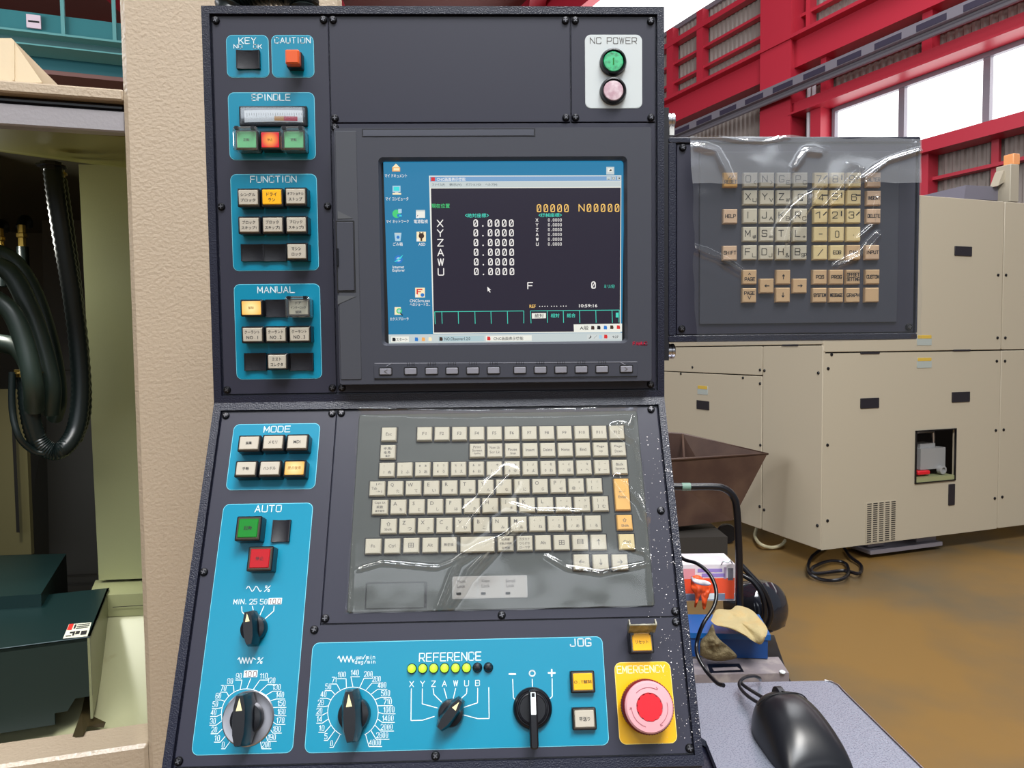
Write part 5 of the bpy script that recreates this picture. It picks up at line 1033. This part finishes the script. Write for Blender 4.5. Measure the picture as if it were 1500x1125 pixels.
# pump seen through the opening
h_ = FR_.rect(*HO); hu, hv, hw, hh = (h_[0] + h_[2]) / 2, (h_[1] + h_[3]) / 2, h_[2] - h_[0], h_[3] - h_[1]; Mh = FR_.M(hu, hv)
link('opening_trim', MB().box(-hw / 2, -hh / 2, 0, -hw / 2 + .008, hh / 2, .01).box(hw / 2 - .008, -hh / 2, 0, hw / 2, hh / 2, .01).box(-hw / 2, -hh / 2, 0, hw / 2, -hh / 2 + .008, .01).box(-hw / 2, hh / 2 - .008, 0, hw / 2, hh / 2, .01).mesh('opening_trim', m_black), far, Mh)
link('opening_back', MB().box(-hw / 2, -hh / 2, -.36, hw / 2, hh / 2, -.35).mesh('opening_back', m_machd), far, Mh)
pm = link('pump_unit', MB().box(-hw * .2, -hh * .28, -.2, hw * .42, hh * .12, -.05).box(-hw * .12, hh * .12, -.18, hw * .25, hh * .2, -.08).lathe([(.03, -.05), (.03, -.02), (.018, -.018), (.018, -.03)], 16, hw * .28, -hh * .3).mesh('pump_unit', mat('pump grey', (150, 150, 150), .4)), far, Mh, 'grey valve unit inside the opening')
link('pipe', MB().tube([Vector((-hw * .1, -hh * .05, -.15)), Vector((-hw * .1, hh * .3, -.15)), Vector((0, hh * .4, -.15)), Vector((hw * .36, hh * .4, -.15)), Vector((hw * .42, hh * .3, -.15)), Vector((hw * .42, -hh * .3, -.15))], .014, 10, 5).mesh('pipe', m_steel), far, Mh)
link('red_lever', MB().rr(-hw * .16, -hh * .33, hw * .3, hh * .08, .01, -.08, -.03, .006).mesh('red_lever', m_cred), far, Mh, 'red lever')
link('tray_lip', MB().box(-hw / 2, -hh / 2, -.1, hw / 2, -hh * .4, .004).mesh('tray_lip', m_olive), far, Mh)
for x0, x1 in ((1289, 1313), (1361, 1390)): fx(FR_, 'foot', x0, 780, x1, 806, m_galv, -.1, None, None, -.25)
fx(FR_, 'foot_rail', 1284, 803, 1390, 809, m_galv, -.05, None, None, -.3)
# things on the enclosure
o = flat([FR_.P(*FR_.uv(1412, 291, -.6), -.6), FR_.P(*FR_.uv(1470, 294, -.6), -.6), FR_.P(*FR_.uv(1470, 274, -.6), -.6), FR_.P(*FR_.uv(1415, 271, -.6), -.6)], 'roof_unit', mat('grey housing', (126, 122, 134), .5), far, .5, 'grey motor box on the enclosure roof')
def rbox(name, x0, y0, x1, y1, n0, n1, m, lab=None):
    a = FR_.rect(x0, y0, x1, y1, n1); return link(name, MB().rr(0, 0, a[2] - a[0], a[3] - a[1], .01, n0, n1, .005).mesh(name, m), far, FR_.M((a[0] + a[2]) / 2, (a[1] + a[3]) / 2), lab)
rbox('lamp_post', 1480, 240, 1493, 296, -.62, -.5, m_mach); P_ = [FR_.uv(x, y, -.55) for x, y in ((1462, 272), (1480, 262), (1480, 244), (1470, 250))]; link('lamp_bracket', MB().prism(P_, -.62, -.55).mesh('lamp_bracket', m_mach), far, FR_.M())
rbox('signal_lamp', 1484.5, 224.5, 1494.5, 241, -.6, -.52, mat('orange signal lens', (250, 170, 110), .3), 'pale orange signal lamp')
# ------------------------------------------------------------------ chip bin, cables
m_bin = mat('rusty brown steel', (76, 56, 50), .35, .2, mott=(5, (98, 76, 64), .4, .75, 8))
D1, D2 = 4.55, 4.85
V_ = {'A': at(940, 676, D1), 'B': at(1124, 665, 4.72), 'C': at(1000, 636, D2), 'D': at(940, 632, D2), 'E': at(1073, 762, 4.72), 'F': at(940, 778, D1), 'G': at(1010, 762, D2), 'H': at(940, 772, D2)}
ks = 'ABCDEFGH'; o_ = V_['F']; bm_ = MB().add([V_[k] - o_ for k in ks], [(0, 5, 4, 1), (2, 1, 4, 6), (3, 2, 6, 7), (5, 7, 6, 4), (0, 3, 7, 5)])
binr = thing('chip_bin', (o_.x, o_.y, 0), 'brown steel chip bin with a pointed spout beside the ivory enclosure', 'chip bin')
bo = link('hopper', bm_.mesh('hopper', m_bin, False), binr, Matrix.Translation(o_)); sm_ = bo.modifiers.new('solid', 'SOLIDIFY'); sm_.thickness = .012
hose('rim_rod', [(940, 676, D1), (1002, 672, 4.6), (1124, 665, 4.72), (1000, 636, D2), (940, 632, D2)], .01, m_bin, None, None, 0, 6, binr)
hose('rim_fold', [(1002, 672, 4.6), (1000, 636, D2)], .008, m_bin, None, None, 0, 6, binr)
for x, y, d in ((1035, 790, 4.7), (1064, 788, 4.8), (985, 795, 4.65)):
    p = onz(x, y + 8, 0); link('castor', MB().lathe([(.07, -.02), (.075, 0), (.07, .02)], 16).mesh('castor', m_black), binr, Matrix.Translation((p.x, p.y, .075)) @ Matrix.Rotation(math.radians(90), 4, 'X'))
link('under_frame', MB().box(-.1, -.05, .1, .55, .3, .22).mesh('under_frame', m_machd), binr, Matrix.Translation((o_.x, o_.y, 0)))  # dark box put in for the dark floor region below the bin
def coil(name, cx, cy, pts, r, m, lab):
    P = [onz(x, y, .02 + .01 * (i % 3)) for i, (x, y) in enumerate(pts)]; o = P[0]; q = link(name, MB().tube([p - o for p in P], r, 8, 8).mesh(name, m), None, Matrix.Translation(o)); return tag(q, lab, 'cable', None)
coil('coiled_cable', 0, 0, [(1215, 798), (1190, 815), (1184, 836), (1200, 848), (1225, 850), (1242, 842), (1238, 825), (1215, 822), (1190, 832), (1196, 840), (1235, 836), (1258, 840), (1261, 828), (1245, 815), (1235, 800)], .011, m_black, 'black cable coiled on the ochre floor below the ivory enclosure')
coil('looped_cable', 0, 0, [(1108, 774), (1106, 786), (1114, 797), (1130, 802), (1145, 798), (1150, 792)], .012, mat('pale cable', (180, 172, 140), .5), 'pale cable looping out from under the enclosure')
# ------------------------------------------------------------------ cart with its load
cart_z = .74
cart = thing('hand_cart', (onz(1080, 965, .7).x, onz(1080, 965, .7).y, 0), 'black hand cart with a bent tube handle beside the console', 'cart')
hose('handle', [(940, 712, 1.62), (1000, 713, 1.62), (1045, 713, 1.62), (1061, 716, 1.62), (1073, 726, 1.62), (1079, 745, 1.62), (1082, 800, 1.62), (1083, 860, 1.62), (1083, 975, 1.62)], .0088, m_black, 'black tube handle', None, 8, 12, cart)
hose('tape_band', [(998.5, 713, 1.62), (1011, 713, 1.62)], .0094, mat('sage green tape', (110, 142, 128), .5), 'sage green tape band', None, 0, 12, cart)
dk = [onz(x, y, .66) for x, y in ((930, 1010), (1160, 1006), (1134, 930), (930, 930))]
flat([Vector((p.x, p.y, .66)) for p in dk], 'deck', m_blackm, cart, .03)
hose('post', [(1000, 1012, 1.6), (1000, 1300, 1.6)], .012, m_black, None, None, 0, 8, cart)
for s in (0, 1, 2, 3):
    p = dk[s] * .85 + sum(dk, Vector()) / 4 * .15
    link('leg', MB().box(-.012, -.012, .05, .012, .012, .64).mesh('leg', m_black), cart, Matrix.Translation((p.x, p.y, 0)))
    link('wheel', MB().lathe([(.04, -.012), (.045, 0), (.04, .012)], 20).mesh('wheel', m_black), cart, Matrix.Translation((p.x, p.y, .045)) @ Matrix.Rotation(math.radians(90), 4, 'X'))
# grey case
cz = .78; q = [onz(x, y, cz) for x, y in ((930, 990), (1156, 986), (1140, 962), (930, 967))]
m_case = mat('dusty grey plastic', (124, 116, 120), .45, mott=(30, (150, 142, 140), .5, .7))
case = flat(q, 'tool_case', m_case, None, .018); tag(case, 'dusty grey plastic case behind the mouse shelf, lying on the cart deck', 'case')
flat([p + (sum(q, Vector()) / 4 - p) * -.03 - Vector((0, 0, .018)) for p in q], 'case_body', m_black, case, .088)
qq = [onz(x, y, cz + .0005) for x, y in ((1040, 986), (1090, 984), (1083, 972), (1036, 973))]; flat(qq, 'handle_recess', m_black, case)
qq = [onz(x, y, cz + .001) for x, y in ((1046, 983), (1085, 981), (1080, 977), (1043, 978))]; flat(qq, 'grip', m_case, case, .0)
p = onz(1146, 985, cz + .002); link('latch_stud', MB().lathe([(.006, 0), (.006, .002), (.003, .004)], 12).mesh('latch_stud', m_white), case, Matrix.Translation(p))
# blue container
bz = .835
q = [onz(x, y, bz) for x, y in ((940, 925), (1129, 930), (1112, 900), (940, 900))]
m_blue = mat('blue plastic', (12, 84, 150), .4)
bc = flat(q, 'blue_container', m_blue, None, .012); tag(bc, 'blue plastic container under the pale cloth', 'container')
cq = sum(q, Vector()) / 4; flat([p + (cq - p) * .04 - Vector((0, 0, .012)) for p in q], 'container_body', mat('deep blue plastic', (8, 62, 124), .4), bc, .041)
# cloths
def lump(name, outline, depth, thick, m, lab, cat, nzs=30, amp=.012, seed=0):
    from mathutils import noise as nz
    P = [at(x, y, depth(y) if callable(depth) else depth) for x, y in outline]; P = catmull(P + [P[0]], 5)[:-1]; c = sum(P, Vector()) / len(P); n_ = len(P); R_ = 10; vs = [] ; f = (CAM - c).normalized()
    for s in (1, -1):
        for j in range(R_, 0 if s > 0 else 0, -1) if s > 0 else range(1, R_):
            t = j / R_
            for p in P:
                b_ = c + (p - c) * t; w_ = nz.noise(b_ * nzs + Vector((seed, 0, 0))) + .5 * nz.noise(b_ * nzs * 2.3); vs.append(b_ + f * (s * thick * math.sqrt(max(0, 1 - t ** 3)) * (1 if s > 0 else .4) + (amp * w_ if s > 0 else 0)) - c)
    fr_, bk = R_, R_ - 1; fs = []
    for j in range(R_ - 1):
        for i in range(n_): fs.append((j * n_ + i, (j + 1) * n_ + i, (j + 1) * n_ + (i + 1) % n_, j * n_ + (i + 1) % n_))
    vs.append(f * thick + Vector()); k = len(vs) - 1
    for i in range(n_): fs.append(((R_ - 1) * n_ + i, k, (R_ - 1) * n_ + (i + 1) % n_))
    o0 = R_ * n_
    for j in range(bk - 1):
        for i in range(n_): fs.append((o0 + j * n_ + i, o0 + j * n_ + (i + 1) % n_, o0 + (j + 1) * n_ + (i + 1) % n_, o0 + (j + 1) * n_ + i))
    for i in range(n_): fs.append((i, (i + 1) % n_, o0 + (bk - 1) * n_ + (i + 1) % n_, o0 + (bk - 1) * n_ + i))
    vs.append(-f * thick * .4); k = len(vs) - 1
    for i in range(n_): fs.append((o0 + i, k, o0 + (i + 1) % n_))
    me = MB().add(vs, fs).mesh(name, m, ang=80); return tag(link(name, me, None, Matrix.Translation(c)), lab, cat)
lump('work_cloth', [(1041, 909), (1050, 893), (1070, 893), (1080, 887), (1100, 893), (1113, 906), (1124, 921), (1121, 934), (1113, 944), (1092, 932), (1072, 922), (1050, 916)], lambda y: 1.425 + max(0, 928 - y) / 30 * .085, .012, mat('pale straw cloth', (172, 156, 114), .85, bump=(300, .5, .002), mott=(40, (180, 154, 104), .5, .75)), 'pale straw coloured cloth draped over the blue container', 'cloth', 32, .010, 2)
lump('work_glove', [(1025, 960), (1026, 940), (1036, 928), (1044, 914), (1049, 930), (1058, 940), (1068, 948), (1080, 962), (1062, 968), (1040, 967)], 1.45, .022, mat('grimy brown cloth', (112, 100, 72), .85, bump=(260, .6, .003), mott=(50, (74, 64, 42), .45, .7)), 'grimy brown crumpled cloth in front of the blue container', 'cloth', 45, .014, 7)
# glove box
GF = Fr(at(998, 880, 1.66), rgt, (0, 0, 1)); a = GF.rect(996, 827, 1077, 880)
gb = link('glove_box', MB().box(0, 0, -.09, a[2] - a[0], a[3] - a[1], 0).mesh('glove_box', mat('white card box', (222, 216, 222), .5), False), None, GF.M(a[0], a[1])); tag(gb, 'white printed glove box with orange gloves spilling out, hung on the cart handle', 'box')
def gprint(x0, y0, x1, y1, m, n_=.0004): r = GF.rect(x0, y0, x1, y1); link('box_print', MB().box(r[0], r[1], n_, r[2], r[3], n_ + .0002).mesh('box_print', m, False), gb, GF.M())
mo = mat('print orange', (232, 84, 50), .5); mv = mat('print violet', (150, 130, 200), .5); mg = mat('print grey', (120, 120, 130), .5)
gprint(999, 847, 1076, 869, mo); gprint(999, 870, 1076, 879, mat('print blue grey', (110, 124, 150), .5)); gprint(1022, 833, 1058, 838, mv); gprint(1028, 840, 1062, 845, mv); gprint(1001, 833, 1018, 848, mat('print pink', (220, 150, 160), .5), .0006); gprint(1066, 832, 1074, 850, mg); gprint(1060, 831, 1064, 848, mat('print mauve', (170, 150, 180), .5)); gprint(1062, 860, 1075, 877, mo, .0006); gprint(1036, 869, 1046, 878, m_white, .0006)
lump('orange_glove', [(1012, 846), (1022, 842), (1036, 852), (1042, 860), (1040, 868), (1036, 880), (1033, 892), (1029, 890), (1030, 872), (1024, 872), (1020, 888), (1017, 888), (1018, 872), (1012, 862)], 1.63, .010, mat('orange rubber', (236, 84, 28), .5), 'orange rubber glove hanging out of the printed box', 'glove', 60, .008, 3)
lump('white_tissue', [(1012, 844), (1020, 848), (1036, 851), (1042, 856), (1036, 858), (1022, 856), (1014, 851)], 1.60, .006, mat('white paper', (232, 226, 230), .6), 'white crumpled tissue above the orange glove', 'tissue', 60, .003, 9)
hose('zip_tie', [(1056, 828, 1.66), (1060, 822, 1.64), (1066, 824, 1.64), (1070, 821, 1.65), (1074, 828, 1.66)], .0016, m_white, None, None, 4, 6, gb)
# round black canister and its hoses
p = at(1107, 888, 1.85); cn2 = link('canister', MB().lathe([(.03, -.075), (.058, -.06), (.066, -.03), (.067, .03), (.06, .055), (.04, .07), (.0001, .075)], 32).mesh('canister', mat('glossy black shell', (28, 30, 38), .12, coat=.5)), None, Matrix.Translation(p) @ Matrix.Rotation(math.radians(70), 4, 'X') @ Matrix.Rotation(math.radians(25), 4, 'Y'))
tag(cn2, 'glossy black rounded canister behind the cart handle', 'canister')
hose('canister_hose', [(1086, 828, 1.76), (1099, 842, 1.75), (1115, 860, 1.74), (1126, 882, 1.74), (1129, 903, 1.74), (1122, 920, 1.75)], .007, m_black, None, None, 8, 10, cn2)
hose('canister_hose', [(1087, 842, 1.75), (1103, 852, 1.74), (1116, 872, 1.73), (1120, 898, 1.73), (1113, 918, 1.74)], .006, m_black, None, None, 8, 10, cn2)
p = at(1128, 893, 1.87); link('end_cap', MB().lathe([(.045, 0), (.05, .015), (.045, .03), (.02, .04), (.0001, .042)], 28).mesh('end_cap', mat('slate shell', (64, 68, 88), .25)), cn2, Matrix.Translation(p) @ Matrix.Rotation(math.radians(78), 4, 'Y') @ Matrix.Rotation(math.radians(20), 4, 'X'))
# ------------------------------------------------------------------ mouse shelf
TZ = 1.10
pp = [onz(x, y, TZ) for x, y in ((1034, 1085), (1052, 1130), (1140, 1330), (1560, 1330), (1237, 1014), (1228, 1004), (1218, 999), (1208, 997), (1000, 1001), (1000, 1030))]
pp[8].x = max(pp[8].x, H1 + .002); pp[9].x = max(pp[9].x, H1 + .002); pp[8].x = H1 + .003; pp[9].x = H1 + .003
m_shelf = mat('speckled silver grey paint', (150, 156, 172), .3, .55, bump=(500, .35, .0006), mott=(700, (112, 118, 136), .5, .7, 1))
shelf = flat(pp, 'mouse_shelf', m_shelf, None, .006); tag(shelf, 'speckled silver grey shelf at the right foot of the console, under the mouse', 'shelf')
hose('shelf_edge', [(x, y, (onz(x, y, TZ) - CAM).dot(RM @ Vector((0, 1, 0)))) for x, y in ((1208, 997), (1218, 999), (1228, 1004), (1237, 1014), (1560, 1330))], .0013, m_steel, 'bare bright edge', None, 0, 8, shelf)
sp_ = pp[8]; link('shelf_bracket', MB().box(H1 + .0005, -.11, TZ - .25, H1 + .07, .12, TZ - .008).mesh('shelf_bracket', m_rim), shelf)  # block enlarged to keep the gap between console and shelf dark
# mouse
f_, b_ = onz(1130, 1055, TZ), onz(1200, 1134, TZ); ax = (b_ - f_).normalized(); sd = Vector((0, 0, 1)).cross(ax)
Mm = Matrix(((ax.x, sd.x, 0, f_.x), (ax.y, sd.y, 0, f_.y), (ax.z, sd.z, 1, TZ + .0008), (0, 0, 0, 1)))
LM = .088
def mw(t): return .0335 * (1 - abs((t - .56) / .60) ** 3.2) ** .42 * (.86 + .14 * t) if 0 < t < 1 else .004
def mh(t): return .004 + .035 * (math.sin(math.pi * min(1, (t * .93 + .07) ** .82)) ** .62) if t < 1 else .004
NS, NC = 36, 28; vs, fs = [], []
for i in range(NS + 1):
    t = i / NS; tt = .5 - .5 * math.cos(math.pi * t); w_ = max(mw(.012 + .976 * tt), .006); h_m = mh(tt)
    for j in range(NC + 1):
        a_ = math.pi * j / NC; c_, s_1 = math.cos(a_), math.sin(a_); y_ = w_ * math.copysign(abs(c_) ** .75, c_) * (.9 + .1 * (1 - s_1)); vs.append((tt * LM, y_, h_m * abs(s_1) ** .72))
for i in range(NS):
    for j in range(NC): fs.append((i * (NC + 1) + j, (i + 1) * (NC + 1) + j, (i + 1) * (NC + 1) + j + 1, i * (NC + 1) + j + 1))
fs += [tuple(range(NC + 1)), tuple(reversed(range(NS * (NC + 1), (NS + 1) * (NC + 1)))), tuple(i * (NC + 1) for i in range(NS, -1, -1)) + tuple(i * (NC + 1) + NC for i in range(NS + 1))]
m_mouse = mat('satin black mouse shell', (24, 25, 30), .3)
mouse = tag(link('computer_mouse', None, None, Mm), 'black wired computer mouse lying on the grey shelf', 'computer mouse')
link('shell', MB().add(vs, fs).mesh('shell', m_mouse, ang=60), mouse, Mm)
def surf(t, y): 
    w_ = max(mw(.012 + .976 * t), .006); s_ = max(0, 1 - (abs(y) / w_) ** (1 / .75 * 2)) ** .5; return Vector((t * LM, y, mh(t) * s_ ** .72 + .0002))
link('button_seam', MB().tube([surf(.02 + .26 * i / 20, 0) for i in range(21)], .0006, 6).mesh('button_seam', m_gap), mouse, Mm)
link('button_seam', MB().tube([surf(.30 - .05 * (2 * i / 20 - 1) ** 2, (.024 * (2 * i / 20 - 1))) for i in range(21)], .0006, 6).mesh('button_seam', m_gap), mouse, Mm)
link('scroll_wheel', MB().lathe([(.008, -.0035), (.0095, -.0025), (.0095, .0025), (.008, .0035)], 24).mesh('scroll_wheel', m_blackm), mouse, Mm @ Matrix.Translation(surf(.17, 0) - Vector((0, 0, .006))) @ Matrix.Rotation(math.radians(90), 4, 'X'))
cp = [onz(1124, 1036, TZ + .014), onz(1110, 1029, TZ + .014), onz(1096, 1020, TZ + .012), onz(1086, 1010, TZ + .012), onz(1083, 1001, TZ + .014), onz(1090, 993, TZ + .016), onz(1103, 990, TZ + .014), onz(1112, 993, TZ + .010), onz(1114, 996, TZ + .004)]
link('mouse_cord', MB().tube([p - cp[0] for p in cp], .0017, 8, 8).mesh('mouse_cord', m_mouse), mouse, Matrix.Translation(cp[0]))
cp = [onz(1134, 1030, TZ + .018), onz(1118, 1022, TZ + .018), onz(1098, 1010, TZ + .014), onz(1088, 1003, TZ + .013), onz(1086, 1000, TZ + .008)]
link('mouse_cord', MB().tube([p - cp[0] for p in cp], .0017, 8, 8).mesh('mouse_cord', m_mouse), mouse, Matrix.Translation(cp[0]))
cb = hose('hanging_cable', [(938, 806, .68), (985, 810, .72), (1003, 820, .71), (1022, 826, .70), (1040, 842, .69), (1049, 865, .68), (1046, 888, .67), (1030, 914, .66), (1021, 940, .66), (1022, 960, .65), (1034, 982, .64), (1050, 1000, .62), (1060, 1004, .61)], .0019, m_black, None, None, 8, 8)
tag(cb, 'thin black cable hanging from behind the console down to the shelf', 'cable')
# metal swarf flecks on the console's right edge
sw = [MB().add([(0, 0, 0), (.0007, .0002, .0001), (.0003, .0007, 0)], [(0, 1, 2)]) for _ in range(1)]
mb = MB(); rnd = random.Random(5)
for i in range(420):
    s_ = rnd.random() ** .8 * .24 + .03; e_ = rnd.random() ** 2.2 * .03; u_ = H1 - .0008 - e_; v_ = -s_; z_ = .0024 if u_ > XR else .0003; a_ = rnd.uniform(0, 6.3); r_s = rnd.uniform(.0002, .00055)
    pts = [(u_ + r_s * math.cos(a_ + k_ * 2.1), v_ + r_s * math.sin(a_ + k_ * 2.1), z_ + .0002 * (k_ == 1)) for k_ in range(3)]; mb.add(pts, [(0, 1, 2)])
tag(link('metal_swarf', mb.mesh('metal_swarf', mat('bright swarf', (215, 210, 210), .3, .3), False), console, LO.M()), 'bright metal flecks scattered down the right edge', None, None, 'stuff')
